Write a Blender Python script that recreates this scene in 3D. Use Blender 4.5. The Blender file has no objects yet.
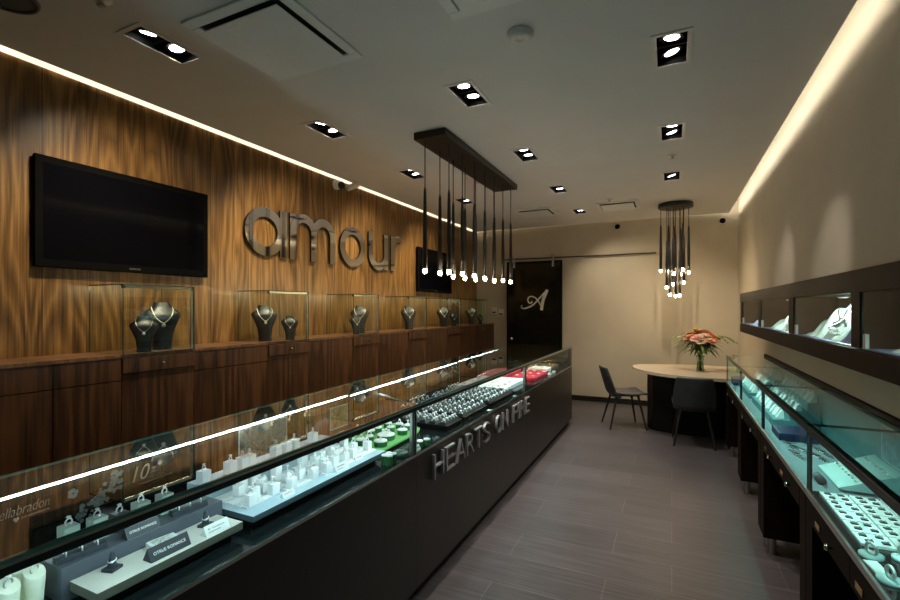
import bpy, bmesh, math, random
from mathutils import Vector, Matrix
random.seed(7)
PI = math.pi
S = bpy.context.scene
COL = S.collection
WM = {}          # world matrices of the things built so far

# ------------------------------------------------------------------ materials
def mat(name, col=(.5, .5, .5), rough=.5, metal=0., spec=.5, var=.0, vscale=30., emit=None, estr=0., coat=0., bump=0., subs=0.):
    m = bpy.data.materials.new(name); m.use_nodes = True
    nt = m.node_tree; b = nt.nodes['Principled BSDF']
    b.inputs['Base Color'].default_value = (*col, 1)
    b.inputs['Roughness'].default_value = rough
    b.inputs['Metallic'].default_value = metal
    b.inputs['Specular IOR Level'].default_value = spec
    b.inputs['Coat Weight'].default_value = coat
    b.inputs['Subsurface Weight'].default_value = subs
    if emit:
        b.inputs['Emission Color'].default_value = (*emit, 1)
        b.inputs['Emission Strength'].default_value = estr
    if var > 0 or bump > 0:
        tc = nt.nodes.new('ShaderNodeTexCoord')
        nz = nt.nodes.new('ShaderNodeTexNoise'); nz.inputs['Scale'].default_value = vscale; nz.inputs['Detail'].default_value = 4
        nt.links.new(tc.outputs['Object'], nz.inputs['Vector'])
        if var > 0:
            r = nt.nodes.new('ShaderNodeValToRGB')
            r.color_ramp.elements[0].position = .3; r.color_ramp.elements[1].position = .7
            r.color_ramp.elements[0].color = tuple(c * (1 - var) for c in col) + (1,)
            r.color_ramp.elements[1].color = tuple(min(1, c * (1 + var)) for c in col) + (1,)
            nt.links.new(nz.outputs['Fac'], r.inputs['Fac']); nt.links.new(r.outputs['Color'], b.inputs['Base Color'])
        if bump > 0:
            bp = nt.nodes.new('ShaderNodeBump'); bp.inputs['Strength'].default_value = bump; bp.inputs['Distance'].default_value = .01
            nt.links.new(nz.outputs['Fac'], bp.inputs['Height']); nt.links.new(bp.outputs['Normal'], b.inputs['Normal'])
    return m

def glow(name, col, strength):
    m = bpy.data.materials.new(name); m.use_nodes = True; nt = m.node_tree; nt.nodes.clear()
    e = nt.nodes.new('ShaderNodeEmission'); o = nt.nodes.new('ShaderNodeOutputMaterial')
    e.inputs[0].default_value = (*col, 1); e.inputs[1].default_value = strength
    nt.links.new(e.outputs[0], o.inputs[0])
    return m

def clear_glass(name, tint, boost=1.6, ior=1.5, rough=0.0):
    """thin architectural glass: see-through pane that mirrors more at grazing angles"""
    m = bpy.data.materials.new(name); m.use_nodes = True; nt = m.node_tree; nt.nodes.clear()
    N = nt.nodes.new
    geo = N('ShaderNodeNewGeometry'); fr = N('ShaderNodeFresnel'); fr.inputs['IOR'].default_value = ior
    inv = N('ShaderNodeMath'); inv.operation = 'SUBTRACT'; inv.inputs[0].default_value = 1.0
    mu = N('ShaderNodeMath'); mu.operation = 'MULTIPLY'
    bo = N('ShaderNodeMath'); bo.operation = 'MULTIPLY'; bo.inputs[1].default_value = boost; bo.use_clamp = True
    tr = N('ShaderNodeBsdfTransparent'); tr.inputs[0].default_value = (*tint, 1)
    gl = N('ShaderNodeBsdfGlossy'); gl.inputs['Roughness'].default_value = rough; gl.inputs[0].default_value = (1, 1, 1, 1)
    mx = N('ShaderNodeMixShader'); o = N('ShaderNodeOutputMaterial')
    L = nt.links.new
    L(geo.outputs['Backfacing'], inv.inputs[1]); L(fr.outputs[0], mu.inputs[0]); L(inv.outputs[0], mu.inputs[1])
    L(mu.outputs[0], bo.inputs[0]); L(bo.outputs[0], mx.inputs[0])
    L(tr.outputs[0], mx.inputs[1]); L(gl.outputs[0], mx.inputs[2]); L(mx.outputs[0], o.inputs[0])
    return m

def walnut(name, c0, c1, c2, axis='Y', match=.27, rough=.35, seam=None):
    """book-matched walnut veneer, grain running up (Z)"""
    m = bpy.data.materials.new(name); m.use_nodes = True; nt = m.node_tree; N = nt.nodes.new; L = nt.links.new
    b = nt.nodes['Principled BSDF']; b.inputs['Roughness'].default_value = rough
    tc = N('ShaderNodeTexCoord'); sp = N('ShaderNodeSeparateXYZ'); L(tc.outputs['Object'], sp.inputs[0])
    src = sp.outputs[axis]
    pp = N('ShaderNodeMath'); pp.operation = 'PINGPONG'; pp.inputs[1].default_value = match; L(src, pp.inputs[0])
    fl = N('ShaderNodeMath'); fl.operation = 'SNAP'; fl.inputs[1].default_value = match * 2; L(src, fl.inputs[0])
    lf = N('ShaderNodeMath'); lf.operation = 'MULTIPLY'; lf.inputs[1].default_value = 3.7; L(fl.outputs[0], lf.inputs[0])
    cb = N('ShaderNodeCombineXYZ'); L(pp.outputs[0], cb.inputs[0]); L(lf.outputs[0], cb.inputs[1]); L(sp.outputs['Z'], cb.inputs[2])
    # slow waviness -> cathedral arches
    mp = N('ShaderNodeMapping'); mp.inputs['Scale'].default_value = (3.2, 1, .55); L(cb.outputs[0], mp.inputs[0])
    n1 = N('ShaderNodeTexNoise'); n1.inputs['Scale'].default_value = 1.6; n1.inputs['Detail'].default_value = 2; n1.inputs['Roughness'].default_value = .4
    L(mp.outputs[0], n1.inputs['Vector'])
    a = N('ShaderNodeMath'); a.operation = 'MULTIPLY'; a.inputs[1].default_value = 6.5; L(n1.outputs['Fac'], a.inputs[0])
    c = N('ShaderNodeMath'); c.operation = 'MULTIPLY'; c.inputs[1].default_value = 13.0; L(pp.outputs[0], c.inputs[0])
    s = N('ShaderNodeMath'); s.operation = 'ADD'; L(a.outputs[0], s.inputs[0]); L(c.outputs[0], s.inputs[1])
    fr = N('ShaderNodeMath'); fr.operation = 'PINGPONG'; fr.inputs[1].default_value = .5; L(s.outputs[0], fr.inputs[0])
    # fine straight fibres
    mp2 = N('ShaderNodeMapping'); mp2.inputs['Scale'].default_value = (70, 9, 1.6); L(cb.outputs[0], mp2.inputs[0])
    n2 = N('ShaderNodeTexNoise'); n2.inputs['Scale'].default_value = 1.5; n2.inputs['Detail'].default_value = 5; L(mp2.outputs[0], n2.inputs['Vector'])
    mp3 = N('ShaderNodeMapping'); mp3.inputs['Scale'].default_value = (9, 5, .25); L(cb.outputs[0], mp3.inputs[0])
    n3 = N('ShaderNodeTexNoise'); n3.inputs['Scale'].default_value = 1.8; n3.inputs['Detail'].default_value = 3; L(mp3.outputs[0], n3.inputs['Vector'])
    e1 = N('ShaderNodeMath'); e1.operation = 'MULTIPLY'; e1.inputs[1].default_value = .42; L(fr.outputs[0], e1.inputs[0])
    e2 = N('ShaderNodeMath'); e2.operation = 'MULTIPLY_ADD'; e2.inputs[1].default_value = .62; L(n2.outputs['Fac'], e2.inputs[0]); L(e1.outputs[0], e2.inputs[2])
    e3 = N('ShaderNodeMath'); e3.operation = 'MULTIPLY_ADD'; e3.inputs[1].default_value = .58; L(n3.outputs['Fac'], e3.inputs[0]); L(e2.outputs[0], e3.inputs[2])
    r = N('ShaderNodeValToRGB'); L(e3.outputs[0], r.inputs['Fac'])
    r.color_ramp.elements[0].position = .46; r.color_ramp.elements[0].color = (*c0, 1)
    r.color_ramp.elements[1].position = .90; r.color_ramp.elements[1].color = (*c2, 1)
    k = r.color_ramp.elements.new(.66); k.color = (*c1, 1)
    out = r.outputs['Color']
    if seam:                       # hairline joints between veneer panels
        off, step = seam
        q = N('ShaderNodeMath'); q.operation = 'SUBTRACT'; q.inputs[1].default_value = off; L(src, q.inputs[0])
        w = N('ShaderNodeMath'); w.operation = 'PINGPONG'; w.inputs[1].default_value = step / 2; L(q.outputs[0], w.inputs[0])
        lt = N('ShaderNodeMath'); lt.operation = 'LESS_THAN'; lt.inputs[1].default_value = .0022; L(w.outputs[0], lt.inputs[0])
        mx = N('ShaderNodeMixRGB'); L(lt.outputs[0], mx.inputs[0]); L(out, mx.inputs[1]); mx.inputs[2].default_value = (.004, .002, .001, 1)
        out = mx.outputs[0]
    L(out, b.inputs['Base Color'])
    return m

def floor_mat():
    m = bpy.data.materials.new('floor_planks'); m.use_nodes = True; nt = m.node_tree; N = nt.nodes.new; L = nt.links.new
    b = nt.nodes['Principled BSDF']
    tc = N('ShaderNodeTexCoord')
    br = N('ShaderNodeTexBrick'); br.inputs['Scale'].default_value = 1.0
    br.inputs['Brick Width'].default_value = .92; br.inputs['Row Height'].default_value = .31; br.inputs['Mortar Size'].default_value = .0022
    br.inputs['Color1'].default_value = (.080, .073, .077, 1); br.inputs['Color2'].default_value = (.104, .095, .099, 1)
    br.inputs['Mortar'].default_value = (.17, .155, .16, 1); br.offset = .37
    L(tc.outputs['Object'], br.inputs['Vector'])
    mp = N('ShaderNodeMapping'); mp.inputs['Scale'].default_value = (1.1, 22, 1); L(tc.outputs['Object'], mp.inputs[0])
    nz = N('ShaderNodeTexNoise'); nz.inputs['Scale'].default_value = 2.2; nz.inputs['Detail'].default_value = 6; L(mp.outputs[0], nz.inputs['Vector'])
    r = N('ShaderNodeValToRGB'); r.color_ramp.elements[0].position = .3; r.color_ramp.elements[1].position = .75
    r.color_ramp.elements[0].color = (.62, .60, .60, 1); r.color_ramp.elements[1].color = (1.25, 1.22, 1.2, 1)
    L(nz.outputs['Fac'], r.inputs['Fac'])
    mx = N('ShaderNodeMixRGB'); mx.blend_type = 'MULTIPLY'; mx.inputs[0].default_value = 1; L(br.outputs['Color'], mx.inputs[1]); L(r.outputs['Color'], mx.inputs[2])
    L(mx.outputs[0], b.inputs['Base Color'])
    rr = N('ShaderNodeMapRange'); rr.inputs[3].default_value = .34; rr.inputs[4].default_value = .5; L(nz.outputs['Fac'], rr.inputs[0]); L(rr.outputs[0], b.inputs['Roughness'])
    return m

def picture_mat(name, cols, scale=9.):
    """an abstract print: soft patches of a few inks"""
    m = bpy.data.materials.new(name); m.use_nodes = True; nt = m.node_tree; N = nt.nodes.new; L = nt.links.new
    b = nt.nodes['Principled BSDF']; b.inputs['Roughness'].default_value = .4
    tc = N('ShaderNodeTexCoord'); nz = N('ShaderNodeTexNoise'); nz.inputs['Scale'].default_value = scale; nz.inputs['Detail'].default_value = 3
    nz.inputs['Distortion'].default_value = 1.5
    L(tc.outputs['Object'], nz.inputs['Vector']); r = N('ShaderNodeValToRGB')
    el = r.color_ramp.elements; el[0].position = .3; el[0].color = (*cols[0], 1); el[1].position = .7; el[1].color = (*cols[-1], 1)
    for i, c in enumerate(cols[1:-1]):
        e = el.new(.3 + .4 * (i + 1) / (len(cols) - 1)); e.color = (*c, 1)
    L(nz.outputs['Fac'], r.inputs['Fac']); L(r.outputs['Color'], b.inputs['Base Color'])
    return m

M = {}
M['ceil'] = mat('ceiling_paint', (.74, .73, .71), .85, var=.02, vscale=3)
M['white'] = mat('white_plaster', (.8, .78, .74), .7, var=.02, vscale=5)
M['wall'] = mat('taupe_paint', (.50, .445, .355), .75, var=.04, vscale=4)
M['floor'] = floor_mat()
M['base'] = mat('dark_baseboard', (.012, .010, .009), .4, var=.1)
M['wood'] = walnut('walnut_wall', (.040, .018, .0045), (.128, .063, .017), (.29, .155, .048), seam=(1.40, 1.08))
M['wood_unlit'] = walnut('walnut_shaded', (.010, .004, .002), (.046, .019, .0075), (.125, .054, .021), match=.21, rough=.4)  # wall walnut darkened: dimness below the ledge put into the colour
M['ledge'] = walnut('walnut_ledge', (.05, .022, .01), (.14, .065, .03), (.24, .12, .058), match=.3, rough=.3)
M['gap'] = mat('shadow_gap', (.004, .003, .002), .9, var=.1)
M['black'] = mat('black_plastic', (.004, .004, .004), .5, var=.1, spec=.08)
M['bezel'] = mat('tv_bezel', (.005, .005, .005), .5, var=.1, spec=0.)
M['screen'] = mat('screen_glass', (.002, .002, .003), .08, var=.1, spec=.12)
M['blackm'] = mat('black_metal', (.008, .0075, .007), .35, .0, var=.1)
M['bronze'] = mat('dark_bronze', (.030, .024, .019), .35, .3, var=.15)
M['chrome'] = mat('polished_chrome', (.78, .76, .74), .06, 1., var=.01)
M['mirror'] = mat('mirror_letter', (.92, .90, .86), .05, 1., var=.01)
M['lside'] = mat('letter_side', (.02, .017, .015), .3, .6, var=.1)
M['steel'] = mat('brushed_steel', (.42, .41, .40), .32, 1., var=.08)
M['alu'] = mat('satin_aluminium', (.6, .6, .58), .3, 1., var=.05)
M['lettr'] = mat('brushed_letter', (.42, .41, .40), .45, .5, var=.05)
M['legm'] = mat('dark_steel_leg', (.05, .048, .045), .35, .6, var=.1)
M['laminate'] = mat('espresso_laminate', (.017, .0125, .0105), .38, var=.12, vscale=8)
M['lamdk'] = mat('black_laminate', (.007, .006, .0055), .45, var=.1, spec=.2)
M['lam2'] = mat('brown_veneer_fascia', (.014, .0085, .0055), .55, var=.2, vscale=12, spec=.05)
M['deck'] = mat('black_glass_deck', (.006, .009, .010), .12, var=.1)
M['deck2'] = mat('pale_deck', (.20, .28, .31), .4, var=.03)
M['rail'] = mat('dark_rail', (.03, .045, .045), .28, .5, var=.05)
M['glass'] = clear_glass('counter_glass', (.93, .98, .965), 1.6)
M['glass_f'] = clear_glass('front_glass', (.93, .98, .965), .38)
M['glass_r'] = clear_glass('green_tinted_glass', (.86, .96, .93), 1.4)
M['glass_rf'] = clear_glass('green_front_glass', (.86, .96, .93), .55)
M['glass_c'] = clear_glass('case_glass', (.95, .975, .94), 1.25)
M['gedge'] = mat('glass_edge', (.05, .22, .19), .15, var=.1)
M['gedge_d'] = mat('dark_glass_edge', (.012, .05, .045), .15, var=.1)
M['vaseg'] = clear_glass('vase_glass', (.75, .82, .72), 1.3)
M['led_fill'] = glow('added_fill_led', (.70, .94, 1.0), 44)
M['led_v'] = glow('cool_led_back', (.76, .95, 1.0), 55)
M['led_r'] = glow('teal_led', (.56, 1.0, .93), 125)
M['led_w'] = glow('case_led', (.75, .98, 1.0), 9)
M['led_p'] = glow('puck_led', (.9, .98, 1.0), 2.5)
M['led_c'] = glow('warm_case_led', (1., .90, .55), 26)
M['cove_l'] = glow('warm_cove', (1., .84, .58), 20)
M['cove_r'] = glow('warm_cove_right', (1., .92, .74), 24)
M['cove_b'] = glow('warm_cove_back', (1., .80, .45), 5)
M['bulb'] = glow('warm_bulb', (1., .76, .44), 85)
M['lamp'] = glow('downlight_lamp', (1., .95, .88), 12)
M['vel'] = mat('black_velvet', (.006, .007, .009), .6, var=.2, vscale=60)
M['leather'] = mat('black_leatherette', (.008, .012, .018), .36, var=.15, vscale=40)
M['silver'] = mat('silver', (.92, .93, .93), .28, 1., var=.02)
M['gem'] = mat('gem', (.92, .95, .97), .12, .0, spec=1., var=.02)
M['pearl'] = mat('pearl', (.85, .82, .76), .25, var=.03, coat=.5)
M['gold'] = mat('gold', (.75, .5, .2), .2, 1., var=.05)
M['acryl'] = mat('white_acrylic', (.86, .88, .88), .35, var=.02)
M['ice'] = mat('pale_blue_board', (.36, .48, .54), .45, var=.03)
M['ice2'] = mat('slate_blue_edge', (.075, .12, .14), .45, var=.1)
M['grey'] = mat('slate_grey_board', (.075, .085, .105), .5, var=.08)
M['greyd'] = mat('dark_slate', (.022, .027, .035), .5, var=.1)
M['beige'] = mat('pale_stone_board', (.55, .54, .48), .5, var=.03)
M['beige_shade'] = mat('shaded_stone_edge', (.13, .14, .11), .5, var=.08)  # sides of the pale slab, their shade painted in as a darker tone
M['mint'] = mat('mint_leatherette', (.34, .45, .38), .5, var=.06)
M['lime'] = mat('lime_fabric', (.36, .50, .12), .5, var=.1)
M['limew'] = mat('white_stand', (.72, .76, .62), .4, var=.03)
M['green'] = mat('green_felt', (.14, .42, .12), .7, var=.1)
M['greend'] = mat('dark_green_velvet', (.02, .13, .035), .6, var=.15)
M['bottle'] = mat('bottle_green', (.008, .05, .035), .3, var=.2)
M['red'] = mat('red_velvet', (.55, .012, .03), .55, var=.2)
M['cream'] = mat('cream_leatherette', (.78, .72, .60), .5, var=.03)
M['brown'] = mat('brown_leather', (.10, .045, .022), .5, var=.2)
M['navy'] = mat('navy_velvet', (.006, .010, .05), .5, var=.2)
M['teal'] = mat('pale_teal_board', (.38, .55, .55), .5, var=.04)
M['teald'] = mat('teal_board', (.10, .24, .26), .5, var=.08)
M['jade'] = mat('pale_jade_satin', (.62, .74, .66), .35, var=.1, vscale=14)
M['bluesat'] = mat('blue_satin', (.22, .28, .45), .35, var=.1)
M['paper'] = mat('white_card', (.75, .77, .75), .6, var=.02)
M['ink'] = mat('white_lettering', (.80, .80, .78), .5, var=.02)
M['inkd'] = mat('dark_lettering', (.03, .03, .035), .5, var=.02)
M['inkr'] = mat('red_lettering', (.6, .06, .04), .5, var=.02)
M['decal'] = mat('cream_decal', (.26, .22, .18), .5, var=.02)
M['flowerd'] = mat('flower_decal', (.12, .16, .16), .5, var=.3, vscale=60)
M['print'] = picture_mat('grey_print', [(.05, .07, .07), (.28, .32, .30), (.22, .19, .10), (.45, .50, .48)], 16)
M['print2'] = picture_mat('amber_print', [(.10, .07, .02), (.30, .24, .10), (.42, .36, .2)], 16)
M['printb'] = picture_mat('blue_print', [(.02, .06, .09), (.10, .26, .32), (.3, .5, .55)], 12)
M['book'] = picture_mat('open_page', [(.10, .14, .12), (.6, .62, .55), (.7, .72, .66)], 50)
M['cass'] = mat('cassette_white', (.78, .81, .80), .5, var=.02)
M['duct'] = mat('duct_dark', (.02, .02, .02), .8, var=.1)
M['grille'] = mat('speaker_grille', (.10, .10, .098), .7, var=.1, vscale=200)
M['offw'] = mat('off_white_plastic', (.74, .72, .69), .45, var=.02)
M['tabletop'] = mat('cream_stone_top', (.60, .49, .36), .3, var=.08, vscale=6)
M['chair'] = mat('slate_leather', (.050, .056, .058), .4, var=.15, vscale=25)
M['chair2'] = mat('taupe_leather', (.10, .088, .078), .5, var=.15, vscale=25)
M['doorg'] = mat('dark_door_glass', (.006, .008, .006), .10, var=.1)
M['leaf'] = mat('leaf_green', (.06, .13, .03), .5, var=.3, vscale=40)
M['leaf2'] = mat('leaf_yellow_green', (.16, .22, .045), .5, var=.3, vscale=40)
M['stem'] = mat('stem_green', (.05, .10, .03), .5, var=.2)
M['coral'] = mat('coral_petals', (.92, .36, .20), .5, var=.2, vscale=40, subs=.1)
M['pink'] = mat('pink_petals', (.92, .52, .43), .5, var=.15, vscale=40, subs=.1)
M['peach'] = mat('peach_petals', (.93, .62, .40), .5, var=.15, vscale=40, subs=.1)
M['yellow'] = mat('yellow_petals', (.75, .48, .08), .5, var=.15, vscale=40, subs=.1)

# ------------------------------------------------------------------ mesh builder
class MB:
    def __init__(s): s.v, s.f, s.m, s.sm = [], [], [], []
    def add(s, vs, fs, m=0, smooth=False, T=None):
        o = len(s.v)
        s.v += [tuple(T @ Vector(p)) if T else tuple(p) for p in vs]
        for f in fs: s.f.append(tuple(o + i for i in f)); s.m.append(m); s.sm.append(smooth)
        return s
    def box(s, x0, x1, y0, y1, z0, z1, m=0, T=None, ms=None):
        vs = [(x, y, z) for z in (z0, z1) for y in (y0, y1) for x in (x0, x1)]
        fs = [(0, 2, 3, 1), (4, 5, 7, 6), (0, 1, 5, 4), (2, 6, 7, 3), (0, 4, 6, 2), (1, 3, 7, 5)]   # bottom top front(-y) back(+y) left(-x) right(+x)
        o = len(s.v); s.v += [tuple(T @ Vector(p)) if T else p for p in vs]
        for i, f in enumerate(fs):
            s.f.append(tuple(o + k for k in f)); s.m.append(ms[i] if ms else m); s.sm.append(False)
        return s
    def prism(s, poly, z0, z1, m=0, mt=None, T=None, ms=None, smooth=False):
        n = len(poly)
        a = sum(poly[i][0] * poly[(i + 1) % n][1] - poly[(i + 1) % n][0] * poly[i][1] for i in range(n))
        if a < 0: poly = poly[::-1]
        vs = [(x, y, z0) for x, y in poly] + [(x, y, z1) for x, y in poly]
        s.add(vs, [tuple(range(n - 1, -1, -1)), tuple(range(n, 2 * n))], m if mt is None else mt, False, T)
        s.add(vs, [(i, (i + 1) % n, n + (i + 1) % n, n + i) for i in range(n)], m if ms is None else ms, smooth, T)
        return s
    def lathe(s, prof, seg=20, m=0, T=None, smooth=True, sx=1., sy=1.):
        vs = []; fs = []; n = len(prof)
        for r, z in prof:
            for k in range(seg):
                a = 2 * PI * k / seg; vs.append((r * math.cos(a) * sx, r * math.sin(a) * sy, z))
        for i in range(n - 1):
            for k in range(seg):
                k2 = (k + 1) % seg; fs.append((i * seg + k, i * seg + k2, (i + 1) * seg + k2, (i + 1) * seg + k))
        s.add(vs, fs, m, smooth, T)
        if prof[0][0] > 1e-6: s.add(vs[:seg], [tuple(range(seg - 1, -1, -1))], m, False, T)
        if prof[-1][0] > 1e-6: s.add(vs[-seg:], [tuple(range(seg))], m, False, T)
        return s
    def cyl(s, c, r, h, seg=16, m=0, r2=None, T=None):
        return s.lathe([(r, 0), (r if r2 is None else r2, h)], seg, m, (T or Matrix()) @ Matrix.Translation(c))
    def tube(s, pts, r, seg=8, m=0, T=None, closed=False, cap=True):
        pts = [Vector(p) for p in pts]; n = len(pts); vs = []; fs = []
        rr = r if isinstance(r, (list, tuple)) else [r] * n
        nrm = None
        for i, p in enumerate(pts):
            if closed: t = pts[(i + 1) % n] - pts[i - 1]
            else: t = pts[min(i + 1, n - 1)] - pts[max(i - 1, 0)]
            t.normalize()
            if nrm is None:
                up = Vector((0, 0, 1)) if abs(t.z) < .9 else Vector((1, 0, 0)); nrm = t.cross(up).normalized()
            nrm = (nrm - t * nrm.dot(t)).normalized(); b = t.cross(nrm)
            for k in range(seg):
                a = 2 * PI * k / seg; vs.append(tuple(p + (nrm * math.cos(a) + b * math.sin(a)) * rr[i]))
        for i in range(n if closed else n - 1):
            j = (i + 1) % n
            for k in range(seg):
                k2 = (k + 1) % seg; fs.append((i * seg + k, i * seg + k2, j * seg + k2, j * seg + k))
        s.add(vs, fs, m, True, T)
        if not closed and cap:
            s.add(vs[:seg], [tuple(range(seg - 1, -1, -1))], m, False, T); s.add(vs[-seg:], [tuple(range(seg))], m, False, T)
        return s
    def torus(s, c, R, r, m=0, T=None, seg=20, rs=6, axis='z'):
        pts = []
        for k in range(seg):
            a = 2 * PI * k / seg; x, y = R * math.cos(a), R * math.sin(a)
            p = {'z': (x, y, 0), 'y': (x, 0, y), 'x': (0, x, y)}[axis]
            pts.append(Vector(c) + Vector(p))
        return s.tube(pts, r, rs, m, T, closed=True)
    def ball(s, c, r, m=0, seg=10, T=None, sz=1.):
        prof = [(r * math.sin(PI * i / 6) if 0 < i < 6 else 0.0001 * r, -r * sz * math.cos(PI * i / 6)) for i in range(7)]
        return s.lathe(prof, seg, m, (T or Matrix()) @ Matrix.Translation(c))
    def gem(s, c, r, m=0, T=None):
        seg = 8; prof = [(.0001, -r * .9), (r, 0), (r * .62, r * .38)]
        return s.lathe(prof, seg, m, (T or Matrix()) @ Matrix.Translation(c), smooth=False)
    def grid(s, fn, nu, nv, m=0, T=None, smooth=True):
        vs = [fn(i / nu, j / nv) for j in range(nv + 1) for i in range(nu + 1)]
        fs = [(j * (nu + 1) + i, j * (nu + 1) + i + 1, (j + 1) * (nu + 1) + i + 1, (j + 1) * (nu + 1) + i) for j in range(nv) for i in range(nu)]
        return s.add(vs, fs, m, smooth, T)
    def build(s, name, mats, parent=None, loc=None, world=True, bevel=0., solid=0., label=None, sub=0):
        me = bpy.data.meshes.new(name)
        mats = mats if isinstance(mats, (list, tuple)) else [mats]
        W = Matrix()
        if parent is not None and world: W = WM[parent.name].inverted()
        elif parent is None and loc is not None: W = Matrix.Translation(loc).inverted() if world else Matrix()
        me.from_pydata([W @ Vector(p) for p in s.v], [], s.f)
        for mm in mats: me.materials.append(mm)
        me.polygons.foreach_set('material_index', s.m); me.polygons.foreach_set('use_smooth', s.sm)
        me.validate(); me.update()
        o = bpy.data.objects.new(name, me); COL.objects.link(o)
        if parent is not None: o.parent = parent; WM[o.name] = WM[parent.name].copy()
        else:
            o.location = loc or (0, 0, 0); WM[o.name] = Matrix.Translation(loc or (0, 0, 0))
        if solid:
            d = o.modifiers.new('solid', 'SOLIDIFY'); d.thickness = solid; d.offset = 0
        if sub:
            d = o.modifiers.new('smooth', 'SUBSURF'); d.levels = sub; d.render_levels = sub
        if bevel:
            d = o.modifiers.new('bevel', 'BEVEL'); d.width = bevel; d.segments = 2; d.limit_method = 'ANGLE'; d.angle_limit = .7
        if label: o['label'] = label
        return o

def tag(o, label, cat, group=None, kind=None):
    o['label'] = label; o['category'] = cat
    if group: o['group'] = group
    if kind: o['kind'] = kind
    return o

def thing(name, label, cat, loc=(0, 0, 0), rz=0., group=None):
    o = bpy.data.objects.new(name, None); COL.objects.link(o); o.empty_display_size = .05
    o.location = loc; o.rotation_euler = (0, 0, rz)
    WM[o.name] = Matrix.Translation(loc) @ Matrix.Rotation(rz, 4, 'Z')
    return tag(o, label, cat, group)

def struct(o):
    o['kind'] = 'structure'; return o

KIDS = {}
def dup(o, loc=None, rz=None, label=None, group=None, parent=None):
    """a copy of a thing with copies of its parts and their sub-parts"""
    c = o.copy(); COL.objects.link(c); c.parent = parent
    WM[c.name] = WM[o.name].copy()
    if loc is not None:
        c.location = loc
        if rz is not None: c.rotation_euler = (c.rotation_euler[0], c.rotation_euler[1], rz)
        WM[c.name] = Matrix.Translation(loc) @ Matrix.Rotation(c.rotation_euler[2], 4, 'Z')
    if label: c['label'] = label
    if group: c['group'] = group
    for ch in [x for x in COL.objects if x.parent == o and x is not c]:
        dup(ch, parent=c)
    return c

def text_mesh(body, size=1., extrude=0., shear=0., align='LEFT', spacing=1., off=0.):
    cu = bpy.data.curves.new('txt', 'FONT'); cu.body = body; cu.size = size; cu.extrude = extrude; cu.shear = shear
    cu.align_x = align; cu.space_character = spacing; cu.resolution_u = 4; cu.offset = off
    o = bpy.data.objects.new('txt', cu); COL.objects.link(o)
    bpy.context.view_layer.update()
    dg = bpy.context.evaluated_depsgraph_get()
    me = bpy.data.meshes.new_from_object(o.evaluated_get(dg))
    vs = [tuple(v.co) for v in me.vertices]; fs = [tuple(p.vertices) for p in me.polygons]
    nz = [p.normal.z for p in me.polygons]
    bpy.data.objects.remove(o); bpy.data.curves.remove(cu); bpy.data.meshes.remove(me)
    return vs, fs, nz

def frame(origin, u, v):
    """matrix taking (a, b, c) to origin + a*u + b*v + c*(u x v)"""
    u = Vector(u).normalized(); v = Vector(v).normalized(); n = u.cross(v)
    return Matrix(((u.x, v.x, n.x, origin[0]), (u.y, v.y, n.y, origin[1]), (u.z, v.z, n.z, origin[2]), (0, 0, 0, 1)))

def fit_text(mb, body, T, width, height, depth=.001, m=0, shear=0., off=0.):
    vs, fs, nz = text_mesh(body, 1., .5 * depth, shear, off=off)
    x0 = min(p[0] for p in vs); x1 = max(p[0] for p in vs); y0 = min(p[1] for p in vs); y1 = max(p[1] for p in vs)
    vs = [((p[0] - x0) / (x1 - x0) * width, (p[1] - y0) / (y1 - y0) * height, p[2] + depth / 2) for p in vs]
    mb.add(vs, fs, m, False, T)

def stroke(pts, w):
    """outline polygons of a pen stroke: list of quads (left, right pairs)"""
    P = [Vector((*p, 0)) for p in pts]; n = len(P); L_, R_ = [], []
    ws = w if isinstance(w, (list, tuple)) else [w] * n
    for i in range(n):
        t = (P[min(i + 1, n - 1)] - P[max(i - 1, 0)]).normalized(); q = Vector((-t.y, t.x, 0)) * ws[i] / 2
        L_.append(P[i] + q); R_.append(P[i] - q)
    return L_, R_

def add_stroke(mb, pts, w, d, T, mf=0, ms=1, closed=False):
    n = len(pts)
    if closed:
        P = [Vector((*p, 0)) for p in pts]; L_, R_ = [], []
        for i in range(n):
            t = (P[(i + 1) % n] - P[i - 1]).normalized(); q = Vector((-t.y, t.x, 0)) * w / 2
            L_.append(P[i] + q); R_.append(P[i] - q)
    else: L_, R_ = stroke(pts, w)
    vs = [tuple(p) for p in L_] + [tuple(p) for p in R_] + [(p.x, p.y, d) for p in L_] + [(p.x, p.y, d) for p in R_]
    top, side = [], []
    for i in range(n if closed else n - 1):
        j = (i + 1) % n
        top.append((2 * n + i, 3 * n + i, 3 * n + j, 2 * n + j)); side.append((i, j, n + j, n + i))
        side.append((i, 2 * n + i, 2 * n + j, j)); side.append((n + i, n + j, 3 * n + j, 3 * n + i))
    if not closed:
        side.append((0, n, 3 * n, 2 * n)); side.append((n - 1, 2 * n + n - 1, 3 * n + n - 1, n + n - 1))
    mb.add(vs, top, mf, False, T); mb.add(vs, side, ms, False, T)

def arc(cx, cy, rx, ry, a0, a1, n=20):
    return [(cx + rx * math.cos(math.radians(a0 + (a1 - a0) * i / n)), cy + ry * math.sin(math.radians(a0 + (a1 - a0) * i / n))) for i in range(n + 1)]

# ================================================================== the setting
XL, XR, YB, YF, ZC, ZR = -3.26, .88, 7.985, -2.2, 2.95, 3.25
DL = [(-2.45, 1.58), (-2.45, 2.885), (-2.45, 4.22), (-2.45, 5.576),
      (-1.205, 2.81), (-1.205, 4.14), (-1.205, 5.49), (-1.205, 6.865),
      (.0, 2.79), (.0, 4.10), (.0, 5.46)]
struct(MB().box(-3.42, .98, YF - .1, YB + .2, -.1, 0).build('floor', M['floor']))

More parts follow.
